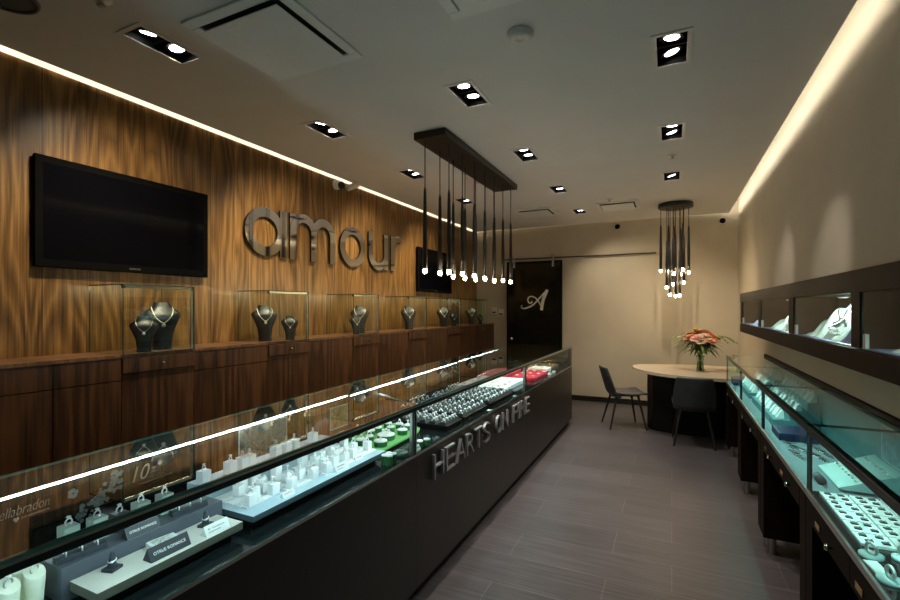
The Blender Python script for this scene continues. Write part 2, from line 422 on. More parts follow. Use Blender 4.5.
def ceiling():
    mb = MB(); cx0, cx1, cy0, cy1 = -3.222, .762, YF, YB - .07
    holes = [(x - .076, x + .076, y - .162, y + .162) for x, y in DL]
    xs = sorted({cx0, cx1, *[h[0] for h in holes], *[h[1] for h in holes]})
    ys = sorted({cy0, cy1, *[h[2] for h in holes], *[h[3] for h in holes]})
    for i in range(len(xs) - 1):
        for j in range(len(ys) - 1):
            mx, my = (xs[i] + xs[i + 1]) / 2, (ys[j] + ys[j + 1]) / 2
            if any(h[0] < mx < h[1] and h[2] < my < h[3] for h in holes): continue
            for z in (ZC, ZC + .02):
                q = [(xs[i], ys[j], z), (xs[i], ys[j + 1], z), (xs[i + 1], ys[j + 1], z), (xs[i + 1], ys[j], z)]
                mb.add(q, [(0, 1, 2, 3)])
    for a, b in (((cx0, cy0), (cx0, cy1)), ((cx0, cy1), (cx1, cy1)), ((cx1, cy1), (cx1, cy0))):
        mb.add([(*a, ZC), (*b, ZC), (*b, ZC + .02), (*a, ZC + .02)], [(0, 1, 2, 3)])
    mb.box(-3.42, .98, YF - .1, YB + .2, ZR, ZR + .08)
    return struct(mb.build('ceiling', M['ceil']))
ceiling()
# plaster wall behind the veneer, and the walnut veneer that stops short of the ceiling
w = struct(MB().box(-3.42, -3.31, YF - .1, YB + .2, 0, ZR).build('wall_left', M['white']))
MB().box(-3.31, XL, YF, YB, .0, 2.932).build('veneer_panelling', M['wood'], w)
struct(MB().box(XR, XR + .1, YF - .1, YB + .2, 0, ZR).build('wall_right', M['wall']))
struct(MB().box(-3.31, XR, YB, YB + .1, 0, ZR).build('wall_back', M['wall']))
struct(MB().box(-3.31, XR, YF - .1, YF, 0, ZR).build('wall_front', M['wall']))
struct(MB().box(-1.68, -1.10, YB - .014, YB, 0, .085).box(-1.12, XR, YB - .014, YB, 0, .085).build('baseboard_back', M['base']))
# cove strips lying on the ceiling edge, out of sight from the floor
struct(MB().box(-3.215, -3.205, YF, YB - .05, ZC + .022, ZC + .034).build('trim_1', M['cove_l']))
struct(MB().box(.735, .748, YF, YB - .05, ZC + .022, ZC + .036).build('trim_2', M['cove_r']))
struct(MB().box(-3.1, .7, YB - .10, YB - .092, ZC + .022, ZC + .03).build('trim_3', M['cove_b']))

# ------------------------------------------------------------------ ceiling fixtures
ROWS = {-2.45: 'beside the walnut wall', -1.205: 'along the middle of the ceiling', .0: 'along the right side of the ceiling'}
ORD = ['nearest', 'second', 'third', 'fourth']
def downlight(x, y, label):
    t = thing('recessed_downlight', label, 'ceiling light', (x, y, ZC), 0, 'recessed twin downlights')
    mb = MB(); a, b, c, d = .098, .184, .074, .160
    mb.box(x - a, x + a, y - b, y - d, ZC - .006, ZC - .0005).box(x - a, x + a, y + d, y + b, ZC - .006, ZC - .0005)
    mb.box(x - a, x - c, y - d, y + d, ZC - .006, ZC - .0005).box(x + c, x + a, y - d, y + d, ZC - .006, ZC - .0005)
    mb.build('trim_frame', M['offw'], t, bevel=.001)
    h = MB(); zt = ZC + .11
    for q in ([(x - c, y - d), (x - c, y + d)], [(x + c, y + d), (x + c, y - d)], [(x - c, y + d), (x + c, y + d)], [(x + c, y - d), (x - c, y - d)]):
        h.add([(*q[0], ZC - .004), (*q[1], ZC - .004), (*q[1], zt), (*q[0], zt)], [(0, 1, 2, 3)])
    h.add([(x - c, y - d, zt), (x + c, y - d, zt), (x + c, y + d, zt), (x - c, y + d, zt)], [(0, 1, 2, 3)])
    h.box(x - c, x + c, y - .006, y + .006, ZC + .02, zt)
    h.build('housing', M['black'], t)
    for s in (-1, 1):
        tilt = .0
        if x < -2: tilt = -.42 if s < 0 else .25
        elif x > -.5: tilt = .42 if s > 0 else -.12
        T = Matrix.Translation((x, y + s * .078, ZC + .022)) @ Matrix.Rotation(-tilt * .6, 4, 'Y') @ Matrix.Rotation(.10, 4, 'X')
        l = MB().lathe([(.030, .045), (.060, .0), (.057, -.003), (.050, .004), (.0001, .006)], 20, 0, T).build('lamp', M['black'], t)
        MB().lathe([(.0001, .002), (.038, .002)], 20, 0, T @ Matrix.Translation((0, 0, -.001))).build('lens', M['lamp'], l)
    return t
cnt = {}
for x, y in DL:
    i = cnt[x] = cnt.get(x, -1) + 1
    downlight(x, y, '%s recessed black twin downlight in the row %s' % (ORD[i], ROWS[x]))

def cassette(x, y, r, label, name='ceiling_cassette'):
    t = thing(name, label, 'air conditioner' if name == 'ceiling_cassette' else 'air vent', (x, y, ZC), 0)
    f = MB(); i = r * .82
    for a in ((x - r, x + r, y - r, y - i), (x - r, x + r, y + i, y + r), (x - r, x - i, y - i, y + i), (x + i, x + r, y - i, y + i)):
        f.box(*a, ZC - .014, ZC - .0005)
    f.build('frame', M['cass'], t, bevel=.004)
    MB().box(x - i, x + i, y - i, y + i, ZC - .003, ZC - .001).build('dark_slot', M['duct'], t)
    p = r * .765
    MB().box(x - p, x + p, y - p, y + p, ZC - .030, ZC - .022).build('centre_panel', M['cass'], t, bevel=.004)
    return t
cassette(-1.855, 1.80, .315, 'large square white ceiling air conditioner with dark slots above the near counter')
cassette(-.64, 1.72, .315, 'square white ceiling air conditioner cut off by the top of the photo')
cassette(-1.78, 6.68, .27, 'flush square ceiling vent near the dark door, beyond the long pendant lamp', 'ceiling_vent')
cassette(-.66, 6.72, .27, 'flush square ceiling vent between the door and the round pendant cluster', 'ceiling_vent')
t = thing('ceiling_speaker', 'round grey ceiling speaker at the top left corner beside the walnut wall', 'speaker', (-2.70, 1.02, ZC))
MB().lathe([(.125, ZC - .001), (.12, ZC - .012), (.105, ZC - .012), (.105, ZC - .006)], 32, 0, Matrix.Translation((-2.70, 1.02, 0))).build('rim', M['grille'], t)
MB().lathe([(.104, ZC - .006), (.05, ZC - .013), (.0001, ZC - .015)], 32, 0, Matrix.Translation((-2.70, 1.02, 0))).build('grille', M['grille'], t)
t = thing('smoke_detector', 'round white smoke detector on the ceiling between the downlight rows', 'smoke detector', (-.697, 2.29, ZC))
T = Matrix.Translation((-.697, 2.29, ZC))
MB().lathe([(.068, -.001), (.068, -.014), (.060, -.018)], 28, 0, T).build('base', M['offw'], t)
MB().lathe([(.060, -.018), (.056, -.028), (.030, -.033), (.022, -.033), (.020, -.030), (.0001, -.030)], 28, 0, T).build('cover', M['offw'], t)
def sprinkler(x, y, label):
    t = thing('fire_sprinkler', label, 'sprinkler', (x, y, ZC)); T = Matrix.Translation((x, y, ZC))
    MB().lathe([(.042, -.001), (.040, -.007), (.012, -.010), (.010, -.030)], 20, 0, T).build('escutcheon', M['offw'], t)
    MB().lathe([(.0001, -.030), (.018, -.030), (.018, -.034), (.0001, -.034)], 16, 0, T).build('deflector', M['steel'], t)
for x, y, l in ((-2.33, 1.22, 'small ceiling sprinkler at the top edge next to the nearest walnut-row downlight'),
                (-.72, 6.25, 'small ceiling sprinkler beside the vent left of the round pendant'),
                (.0, 4.72, 'small ceiling sprinkler between two right-hand downlights')):
    sprinkler(x, y, l)
def dome_cam(x, y, z, label):
    t = thing('dome_camera', label, 'security camera', (x, y, z)); T = Matrix.Translation((x, y, z)) @ Matrix.Rotation(PI / 2, 4, 'X')
    MB().lathe([(.05, 0), (.05, .02), (.045, .028)], 20, 0, T).build('base', M['offw'], t)
    MB().lathe([(.042, .028), (.036, .048), (.02, .060), (.0001, .064)], 20, 0, T).build('dome', M['black'], t)
dome_cam(-.795, YB, 2.865, 'black dome camera high on the back wall right of the dark door')
dome_cam(.68, YB, 2.845, 'black dome camera high in the back right corner by the cove')
t = thing('security_camera', 'white security camera at the top of the walnut wall above the sign', 'security camera', (XL, 4.0, 2.86))
MB().lathe([(.05, 0), (.05, .03), (.04, .05)], 20, 0, Matrix.Translation((XL, 3.98, 2.87)) @ Matrix.Rotation(PI / 2, 4, 'Y')).build('mount', M['offw'], t)
MB().ball((XL + .07, 3.99, 2.862), .042, 0, 16).build('ball_joint', M['blackm'], t)
b_ = MB().lathe([(.0001, -.03), (.032, -.03), (.034, .10), (.028, .13), (.0001, .13)], 16, 0, Matrix.Translation((XL + .11, 4.08, 2.855)) @ Matrix.Rotation(-1.05, 4, 'X') @ Matrix.Rotation(.3, 4, 'Y')).build('camera_body', M['offw'], t)

# ------------------------------------------------------------------ pendant lights
def linear_pendant():
    x0, x1, y0, y1 = -1.862, -1.582, 3.23, 5.09
    t = thing('linear_pendant_light', 'long dark rectangular pendant light with fourteen slim black rods over the counter', 'pendant light', (-1.72, 4.16, ZC))
    MB().box(x0, x1, y0, y1, ZC - .058, ZC - .0005).build('canopy', M['bronze'], t, bevel=.002)
    zs = [1.847, 1.847, 1.834, 1.835, 1.836, 1.858, 1.854, 1.845, 1.847, 1.846, 1.838, 1.83, 1.846, 1.845]
    for k in range(14):
        x = -1.79 if k < 7 else -1.65; y = (3.286 + .267 * k) if k < 7 else (3.44 + .27 * (k - 7)); z = zs[k]
        rod(t, x, y, z, ZC - .058, .64, .0185)
def rod(t, x, y, z, ztop, ln, r):
    T = Matrix.Translation((x, y, 0))
    p = MB().lathe([(.0001, z + .018), (r * .9, z + .018), (r, z + .022), (r, z + .30), (r * .62, z + ln), (.0065, z + ln + .03), (.0045, z + ln + .04), (.0045, ztop)], 12, 0, T).build('pendant_rod', M['blackm'], t)
    MB().lathe([(.0001, z - .020), (.010, z - .018), (.0155, z - .008), (.0155, z + .008), (.012, z + .020)], 12, 0, T).build('bulb', M['bulb'], p, label='warm glowing bulb')
linear_pendant()
def round_pendant():
    cx, cy = .045, 6.95
    t = thing('round_pendant_light', 'round dark pendant light with a cluster of slim rods above the table', 'pendant light', (cx, cy, ZC))
    MB().lathe([(.0001, ZC - .001), (.215, ZC - .001), (.215, ZC - .052), (.205, ZC - .056), (.0001, ZC - .056)], 40, 0, Matrix.Translation((cx, cy, 0))).build('canopy', M['bronze'], t)
    P = [(-.18, 0, 2.053), (-.085, .05, 2.047), (.09, -.08, 2.056), (.16, .03, 2.023), (.065, .10, 2.004), (.10, -.02, 1.889), (-.03, .09, 1.873),
         (-.105, -.06, 1.825), (-.066, .02, 1.73), (0, -.06, 1.708), (.05, .05, 1.717), (-.02, -.15, 2.0), (.0, .16, 1.95)]
    for dx, dy, z in P: rod(t, cx + dx, cy + dy, z, ZC - .056, .60, .0185)
round_pendant()

# ------------------------------------------------------------------ televisions and the mirrored sign
def tv(y0, y1, z0, z1, label):
    t = thing('television', label, 'television', (XL, (y0 + y1) / 2, z0))
    MB().box(XL + .001, XL + .015, y0 + .2, y1 - .2, z0 + .15, z1 - .15).build('wall_bracket', M['black'], t)
    MB().box(XL + .015, XL + .045, y0, y1, z0, z1).build('bezel', M['bezel'], t, bevel=.004)
    MB().box(XL + .0445, XL + .0462, y0 + .038, y1 - .038, z0 + .05, z1 - .04).build('screen', M['screen'], t)
    T = frame((XL + .0455, (y0 + y1) / 2 - .035, z0 + .018), (0, 1, 0), (0, 0, 1))
    mb = MB(); fit_text(mb, 'SAMSUNG', T, .07, .012, .001); mb.build('maker_lettering', M['steel'], t, label='small silver lettering')
tv(1.348, 2.423, 1.784, 2.42, 'large black flat television on the walnut wall at the left')
tv(5.70, 6.815, 1.782, 2.415, 'black flat television at the far end of the walnut wall, behind the long pendant')

def sign():
    # strokes in the wall plane: u runs along the wall, v up
    t = thing('wall_sign', 'large mirrored lower-case letters spelling the shop name on the walnut wall', 'wall sign', (XL, 4.0, 2.04))
    d = .014; zb = 2.01; H = .45
    def letter(fn, name, ay, az):
        mb = MB(); T = frame((XL + .016, 0, zb), (0, 1, 0), (0, 0, 1)); fn(mb, T)
        mb.box(XL + .001, XL + .018, ay - .006, ay + .006, zb + az - .006, zb + az + .006, 1)
        mb.build('letter', [M['mirror'], M['lside']], t, label='mirrored letter ' + name)
    def A_(mb, T):
        add_stroke(mb, arc(3.0, .213, .180, .172, 0, 360, 44)[:-1], .082, d, T, closed=True)
        add_stroke(mb, [(3.21, .005), (3.21, .43)], .088, d + .0006, T)
    letter(A_, 'a', 3.21, .2)
    def M_(mb, T):
        add_stroke(mb, [(3.33, 0), (3.33, .435)], .080, d, T)
        for c0 in (3.33, 3.614):
            add_stroke(mb, [(c0, .22), *arc(c0 + .141, .270, .141, .140, 180, 0, 18), (c0 + .282, .0)], .082, d + .0006 * (1 + c0), T)
    letter(M_, 'm', 3.33, .2)
    def O_(mb, T): add_stroke(mb, arc(4.247, .224, .184, .182, 0, 360, 44)[:-1], .086, d, T, closed=True)
    letter(O_, 'o', 4.066, .22)
    def U_(mb, T):
        add_stroke(mb, [(4.587, .45), (4.587, .19), *arc(4.75, .19, .163, .145, 180, 360, 18), (4.913, .45)], .086, d, T)
        add_stroke(mb, [(4.913, .02), (4.913, .3)], .086, d + .0006, T)
    letter(U_, 'u', 4.587, .3)
    def R_(mb, T):
        add_stroke(mb, [(5.067, .02), (5.067, .46)], .086, d, T)
        add_stroke(mb, [(5.067, .25), *arc(5.20, .29, .133, .145, 180, 62, 12)], .08, d + .0006, T)
    letter(R_, 'r', 5.067, .2)
sign()

# ------------------------------------------------------------------ walnut ledge with its cabinets, six glass cases
ZL, XC = 1.275, -2.92            # ledge top, cabinet fronts
o = MB().box(XL + .001, XC + .004, YF + .1, YB - .002, ZL - .02, ZL).build('display_ledge', M['ledge'], None, (XC, 3, ZL - .02), bevel=.001)
tag(o, 'long continuous walnut ledge running the length of the veneered wall', 'ledge')
CY = [1.636 + 1.0974 * i for i in range(6)]
def knob(mb_parent, x, y, z, m='chrome'):
    T = Matrix.Translation((x, y, z)) @ Matrix.Rotation(PI / 2, 4, 'Y')
    return MB().lathe([(.004, 0), (.004, .012), (.013, .016), (.014, .022), (.009, .028), (.0001, .029)], 14, 0, T).build('knob', M[m], mb_parent, label='round chrome knob')
def base_unit(y0, y1, kind, label):
    t = thing('base_cabinet', label, 'cabinet', (XC, (y0 + y1) / 2, 0), 0, 'walnut cabinets under the ledge')
    MB().box(XL + .002, XC - .02, y0 + .001, y1 - .001, .0, ZL - .021).build('body', M['gap'], t)
    MB().box(XC - .06, XC - .035, y0 + .002, y1 - .002, .0, .09).build('plinth', M['gap'], t)
    g = .0022
    if kind == 'case':
        MB().box(XC - .02, XC, y0 + g, y1 - g, .10, 1.156).build('door', M['wood_unlit'], t, bevel=.001)
        d = MB().box(XC - .02, XC + .012, y0 + g, y1 - g, 1.162, ZL - .024).build('drawer', M['wood_unlit'], t, bevel=.0015)
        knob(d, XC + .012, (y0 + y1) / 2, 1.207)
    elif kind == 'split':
        MB().box(XC - .02, XC, y0 + g, y1 - g,   .10, 1.119).build('door', M['wood_unlit'], t, bevel=.001)
        MB().box(XC - .02, XC, y0 + g, y1 - g, 1.125, ZL - .022).build('drawer', M['wood_unlit'], t, bevel=.001)
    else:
        MB().box(XC - .02, XC, y0 + g, y1 - g, .10, ZL - .022).build('door', M['wood_unlit'], t, bevel=.001)
WHERE = ['first glass case, under the large television', 'second glass case, under the start of the mirrored sign', 'third glass case, under the middle of the mirrored sign',
         'fourth glass case, just past the mirrored sign', 'fifth glass case, under the far television', 'sixth glass case by the back wall']
base_unit(.53, 1.30, 'split', 'walnut cabinet at the left edge of the photo with a seam line below the ledge')
base_unit(1.30, CY[0], 'split', 'walnut cabinet with a seam line just left of the first glass case')
for i in range(6):
    base_unit(CY[i], CY[i] + .457, 'case', 'walnut drawer cabinet under the ' + WHERE[i])
    if i < 5:
        base_unit(CY[i] + .457, CY[i + 1], 'split' if i == 0 else 'plain', 'plain walnut cabinet between the %s and %s glass cases' % (['first', 'second', 'third', 'fourth', 'fifth'][i], ['second', 'third', 'fourth', 'fifth', 'sixth'][i]))
base_unit(CY[5] + .457, YB - .004, 'plain', 'plain walnut cabinet at the far end of the ledge against the back wall')

def glass_case(y0, y1, label):
    t = thing('glass_display_case', label, 'display case', (XC, (y0 + y1) / 2, ZL), 0, 'glass cases on the walnut ledge')
    x0, x1, z0, z1, g = XL + .002, XC + .010, ZL + .0005, 1.693, .006
    MG = [M['glass_c'], M['gedge_d']]; E1 = [1, 1, 1, 1, 0, 0]
    MB().box(x1 - g, x1, y0 + g, y1 - g, z0, z1 - g, 0, ms=E1).build('front_pane', MG, t)
    for ya in (y0, y1 - g):
        MB().box(x0, x1, ya, ya + g, z0, z1 - g, 0, ms=[1, 1, 0, 0, 1, 1]).build('side_pane', MG, t)
    MB().box(x0, x1, y0, y1, z1 - g, z1, 0, ms=[0, 0, 1, 1, 1, 1]).build('top_pane', MG, t)
    r = MB().box(x1 - .022, x1 - .0065, y0 + .012, y1 - .012, z1 - .022, z1 - .0065).build('light_rail', M['alu'], t, bevel=.002)
    MB().box(x1 - .026, x1 - .022, y0 + .02, y1 - .02, z1 - .020, z1 - .010).build('led_strip', M['led_c'], r)
    MB().box(x1 - .018, x1 - .0065, y1 - .020, y1 - .0075, z0, z1 - .024).build('corner_post', M['alu'], t, bevel=.001)
    for ya in (y0 + .0065, y1 - .022):
        MB().box(x1 - .024, x1 - .0065, ya, ya + .015, z1 - .026, z1 - .0066).build('corner_clamp', M['blackm'], t, bevel=.002)
    return t
CASE_L = ['under the large television', 'under the first letters of the mirrored sign', 'under the last letters of the mirrored sign',
          'just past the mirrored sign, holding a single tall bust', 'under the far television', 'next to the back wall']
for i in range(6): glass_case(CY[i], CY[i] + .457, '%s glass case on the ledge, %s' % (['first', 'second', 'third', 'fourth', 'fifth', 'sixth'][i], CASE_L[i]))

# necklace busts --------------------------------------------------------------
def bust(x, y, h, rz, label, nk, nlabel):
    t = thing('necklace_bust', label, 'jewellery bust', (x, y, ZL), rz, 'black necklace busts in the glass cases')
    s = h / .27
    lev = [(0, .046, .030, 0), (.012, .048, .032, 0), (.03, .046, .031, 0), (.09, .052, .034, -.004), (.15, .074, .042, -.010), (.185, .092, .046, -.018), (.205, .094, .045, -.026),
           (.222, .080, .042, -.034), (.236, .056, .039, -.040), (.25, .046, .037, -.044), (.268, .043, .035, -.048)]
    mb = MB(); vs = []; fs = []; n = 24
    for z, w, d, o in lev:
        for k in range(n):
            a = 2 * PI * k / n; cx, sy = math.cos(a), math.sin(a)
            e = .75; px = math.copysign(abs(cx) ** e, cx) * d + o; py = math.copysign(abs(sy) ** e, sy) * w
            vs.append((px * s, py * s, z * s))
    for i in range(len(lev) - 1):
        for k in range(n):
            k2 = (k + 1) % n; fs.append((i * n + k, i * n + k2, (i + 1) * n + k2, (i + 1) * n + k))
    mb.add(vs, fs, 0, True); mb.add(vs[:n], [tuple(range(n - 1, -1, -1))], 0); mb.add(vs[-n:], [tuple(range(n))], 0)
    mb.build('body', M['leather'], t, world=False)
    # the necklace: hangs round the neck and over the chest
    nt = thing('necklace', nlabel, 'necklace', (x, y, ZL), rz, 'necklaces on the black busts')
    pts = []
    for k in range(33):
        u = -1 + 2 * k / 32; au = abs(u)
        zz = .150 + .092 * au ** 1.25 if nk != 'round' else .165 + .077 * au ** 1.6
        yy = .052 * math.sin(u * PI / 2) * (1 + .15 * (1 - au))
        def lv(z):
            for a_, b_ in zip(lev, lev[1:]):
                if a_[0] <= z <= b_[0]:
                    f = (z - a_[0]) / (b_[0] - a_[0]); return [a_[q] + (b_[q] - a_[q]) * f for q in (1, 2, 3)]
            return lev[-1][1:]
        w_, d_, o_ = lv(zz); q = min(1, abs(yy) / w_); cx = max(0, 1 - q ** (2 / .75)) ** (.75 / 2)
        pts.append(((cx * d_ + o_ + .0035) * s, yy * s, zz * s))
    c = MB()
    c.tube(pts, .0028 * s if nk != 'thin' else .0018 * s, 6).build('chain', M['pearl'] if nk != 'thin' else M['silver'], nt, world=False)
    p = Vector(pts[16]); T = Matrix.Translation(p + Vector((.002, 0, -.012 * s))) @ Matrix.Rotation(PI / 2, 4, 'Y')
    MB().lathe([(.0001, -.002), (.010 * s, -.002), (.011 * s, .001), (.007 * s, .004), (.0001, .0045)], 14, 0, T).build('pendant', M['gem'], nt, world=False)
CN = ['first', 'second', 'third', 'fourth', 'fifth', 'sixth']
BU = [(0, .335, .315, -.45, 'tall', 'pearl'), (0, .165, .225, -.55, 'short', 'thin'), (1, .10, .30, -.6, 'tall', 'pearl'), (1, .30, .21, -.75, 'short', 'thin'),
      (2, .14, .20, -.6, 'short', 'thin'), (2, .31, .30, -.9, 'tall', 'pearl'), (3, .26, .30, -.8, 'tall', 'pearl'),
      (4, .17, .29, -.8, 'tall', 'pearl'), (4, .36, .205, -.8, 'short', 'thin'), (5, .13, .285, -.9, 'tall', 'pearl'), (5, .33, .17, -.9, 'short', 'thin')]
for ci, dy, h, rz, sz, nk in BU:
    x = -3.06 if sz == 'tall' else -2.98
    bust(x, CY[ci] + dy, h, rz, '%s black necklace bust inside the %s glass case on the ledge' % (sz, CN[ci]), nk,
         '%s necklace with round pendant on the %s bust in the %s glass case' % ('beaded' if nk == 'pearl' else 'silver', sz, CN[ci]))

# ================================================================== the long counter on the left
ZD = .78                        # top of the black deck
UN = [(.08, 2.12, -1.77, -1.962, .08, 2.52), (2.12, 4.16, -1.964, -2.028, 2.52, 4.40), (4.16, 6.31, -2.03, -2.08, 4.40, 6.31)]
UL = ['near black glass-topped counter showcase, lit by a cool LED strip, at the lower left', 'middle black glass-topped counter showcase with raised metal letters on its front',
      'far black glass-topped counter showcase with a dark end panel toward the door']
def counter(k):
    y0, y1, b0, b1, w0, w1 = UN[k]; y0 += .0015; y1 -= .0015; w0 += .0015; w1 -= .0015
    t = thing('display_counter', UL[k], 'display counter', (-1.5, (y0 + y1) / 2, 0), 0, 'glass counters on the left')
    xf = -1.205
    quad = lambda i=0., f=0.: [(xf - f, y0), (xf - f, y1), (b1 + i, w1), (b0 + i, w0)]
    MB().prism(quad(.0, .02), .08, .765).build('cabinet_body', M['lamdk'], t)
    MB().box(xf - .019, xf, y0 - .0012, y1 + .0012, .08, .772).build('front_panel', M['laminate'], t, bevel=.001)
    MB().prism(quad(.03, .045), 0, .08).build('plinth', M['lamdk'], t)
    MB().prism(quad(.0, .012), .765, ZD).build('deck', M['deck'], t)
    MB().box(xf - .011, xf, y0, y1, .7725, ZD + .004).build('deck_trim', M['alu'], t)
    MB().box(xf - .010, xf - .002, y0, y1, ZD + .0045, 1.0115, 0, ms=[1, 1, 1, 1, 0, 0]).build('front_pane', [M['glass_f'], M['gedge_d']], t)
    MB().prism(quad(.0, .0), 1.037, 1.045, 0, ms=1).build('top_pane', [M['glass'], M['gedge']], t)
    r = MB().box(xf - .032, xf - .001, y0, y1, 1.012, 1.0365).build('front_rail', M['rail'], t, bevel=.001)
    MB().box(xf - .0015, xf + .0005, y0, y1, 1.030, 1.0365).build('rail_trim', M['alu'], r)
    # back: dark sliding doors, and the strip light on a slim rail
    lz = [(.985, .968), (.962, .985), (.99, 1.015)][k]
    MB().prism([(b0 + .001, w0), (b1 + .001, w1), (b1 + .007, w1), (b0 + .007, w0)], ZD, 1.0365).build('back_door', M['doorg'], t)
    A, B = Vector((b0 + .008, w0 + .01, lz[0])), Vector((b1 + .008, w1 - .01, lz[1]))
    mb = MB(); h = Vector((0, 0, .0045)); d = Vector((.007, 0, 0))
    mb.add([A - h, B - h, B + h, A + h, A - h + d, B - h + d, B + h + d, A + h + d], [(0, 1, 2, 3), (0, 4, 5, 1), (3, 2, 6, 7), (4, 7, 6, 5), (0, 3, 7, 4), (1, 5, 6, 2)])
    r = mb.build('light_rail', M['rail'], t)
    mb = MB(); a_, b_ = A + d * 1.05 - h * .75, B + d * 1.05 - h * .75; a2, b2 = A + d * 1.05 + h * .4, B + d * 1.05 + h * .4; e = Vector((.003, 0, 0))
    mb.add([a_, b_, b2, a2, a_ + e, b_ + e, b2 + e, a2 + e], [(0, 1, 2, 3), (0, 4, 5, 1), (3, 2, 6, 7), (4, 7, 6, 5), (0, 3, 7, 4), (1, 5, 6, 2)])
    mb.build('led_strip', M['led_v'], r, label='glowing cool white light strip')
    # added fill strip, unseen under the front rail, aimed back and down to brighten the goods
    m2 = MB(); xa, xb_ = xf - .033, xf - .041
    m2.add([(xa, y0 + .03, 1.0115), (xa, y1 - .03, 1.0115), (xb_, y1 - .03, 1.0185), (xb_, y0 + .03, 1.0185), (xf - .0325, y0 + .03, 1.0185), (xf - .0325, y1 - .03, 1.0185)],
           [(0, 3, 2, 1)], 1)
    m2.add([(xa, y0 + .03, 1.0115), (xa, y1 - .03, 1.0115), (xb_, y1 - .03, 1.0185), (xb_, y0 + .03, 1.0185), (xf - .0325, y0 + .03, 1.0185), (xf - .0325, y1 - .03, 1.0185)],
           [(0, 1, 5, 4), (3, 4, 5, 2), (0, 4, 3), (1, 2, 5)], 0)
    m2.build('led_strip', [M['rail'], M['led_fill']], r)
    # posts
    for yy in ((y0 + .004, y1 - .022) if k else (y1 - .022,)):
        MB().box(xf - .028, xf - .0105, yy, yy + .018, ZD, 1.0118).build('corner_post', M['steel'], t, bevel=.002)
    MB().box(b1 + .009, b1 + .03, w1 - .035, w1 - .003, ZD, 1.0365).build('back_post', M['rail'], t, bevel=.002)
    if k == 2:
        MB().box(xf - .04, xf - .0105, y1 - .035, y1 - .023, ZD, 1.0118).build('end_post', M['black'], t)
        MB().prism([(xf - .033, y1 - .008), (xf - .033, y1 - .001), (b1 + .03, y1 - .001), (b1 + .03, y1 - .008)], ZD, 1.0365, 0).build('end_pane', M['doorg'], t)
    if k == 0:
        MB().prism([(xf - .011, y0), (xf - .011, y0 + .008), (b0 + .008, y0 + .008), (b0 + .008, y0)], ZD, 1.0365, 0, ms=0).build('end_pane', M['glass'], t)
    return t
CT = [counter(k) for k in range(3)]
# raised metal letters on the middle counter
sg = thing('counter_lettering', 'raised brushed metal capital letters on the front of the middle counter', 'sign', (-1.205, 3.22, .6))
ytxt = 2.285; W_ = {'I': .035, ' ': .075}
chars = 'HEARTS ON FIRE'; tot = sum(W_.get(c, .118) for c in chars) + .030 * (len(chars) - 1); sc_ = (4.20 - 2.285) / tot
for c in chars:
    w = W_.get(c, .118) * sc_
    if c != ' ':
        T = frame((-1.205 + .004, ytxt, .598), (0, 1, 0), (0, 0, 1)); mb = MB(); fit_text(mb, c, T, w, .137, .018, off=-.02)
        mb.box(-1.2049, -1.199, ytxt + w * .5 - .004 if c in 'TI' else ytxt + .006, ytxt + w * .5 + .004 if c in 'TI' else ytxt + .014, .65, .66)
        mb.build('letter', M['lettr'], sg, label='brushed metal letter ' + c)
    ytxt += w + .030 * sc_

# ------------------------------------------------------------------ jewellery helpers
def ring_mesh(R=.0105, r=.0021, g=.0070, seg=18):
    mb = MB(); mb.torus((0, 0, R), R, r, 0, None, seg, 6, 'x')
    mb.gem((0, 0, 2 * R + g * .7), g, 1); return mb
def ring_at(proto, x, y, z, rz, label, group):
    if proto is None:
        o = ring_mesh().build('ring', [M['silver'], M['gem']], None, (0, 0, 0), world=False)
        tag(o, label, 'ring', group); o.location = (x, y, z); o.rotation_euler = (0, 0, rz); return o
    return dup(proto, (x, y, z), rz, label, group)
RING0 = None
def ring(x, y, z, rz, label, group=None):
    global RING0
    o = ring_at(RING0, x, y, z, rz, label, group or 'rings on display')
    if RING0 is None: RING0 = o
    return o
def single(mb, name, m, label, cat, loc, group=None, **k):
    return tag(mb.build(name, m, None, loc, **k), label, cat, group)

# near counter, first display: white stands on a lime leaf-shaped tray
mb = MB(); mb.prism([(-1.54 + .15 * math.cos(a * PI / 20) * (1 + .08 * math.cos(5 * a * PI / 20)), .545 + .10 * math.sin(a * PI / 20)) for a in range(40)], ZD + .0005, ZD + .010)
single(mb, 'leaf_tray', M['lime'], 'lime green fabric tray at the lower left corner of the near counter', 'tray', (-1.54, .545, ZD), bevel=.003)
ST = [(-1.43, .548, 'front'), (-1.515, .602, 'back left'), (-1.448, .606, 'right-hand'), (-1.645, .585, 'far left'), (-1.585, .55, 'middle')]
for i, (x, y, w) in enumerate(ST):
    mb = MB(); vs = []; n = 20; lv = [(0, .0185), (.01, .0175), (.045, .0195), (.090, .0225), (.097, .0215)]
    for z, r in lv:
        for k in range(n):
            a = 2 * PI * k / n; px, py = r * math.cos(a), r * math.sin(a); vs.append((px, py, z + (z / .097) * (-px * .6)))
    fs = [(i_ * n + k, i_ * n + (k + 1) % n, (i_ + 1) * n + (k + 1) % n, (i_ + 1) * n + k) for i_ in range(len(lv) - 1) for k in range(n)]
    mb.add(vs, fs, 0, True); mb.add(vs[-n:], [tuple(range(n))], 0); mb.add(vs[:n], [tuple(range(n - 1, -1, -1))], 0)
    tag(mb.build('ring_stand', M['limew'], None, (x, y, ZD + .0105), world=False), '%s white tulip-shaped ring stand on the lime green tray' % w, 'ring stand', 'white stands on the lime tray')
    ring(x, y, ZD + .1075 - .004, .4, 'silver ring on the %s white stand of the lime green tray' % w, 'rings on the white stands')

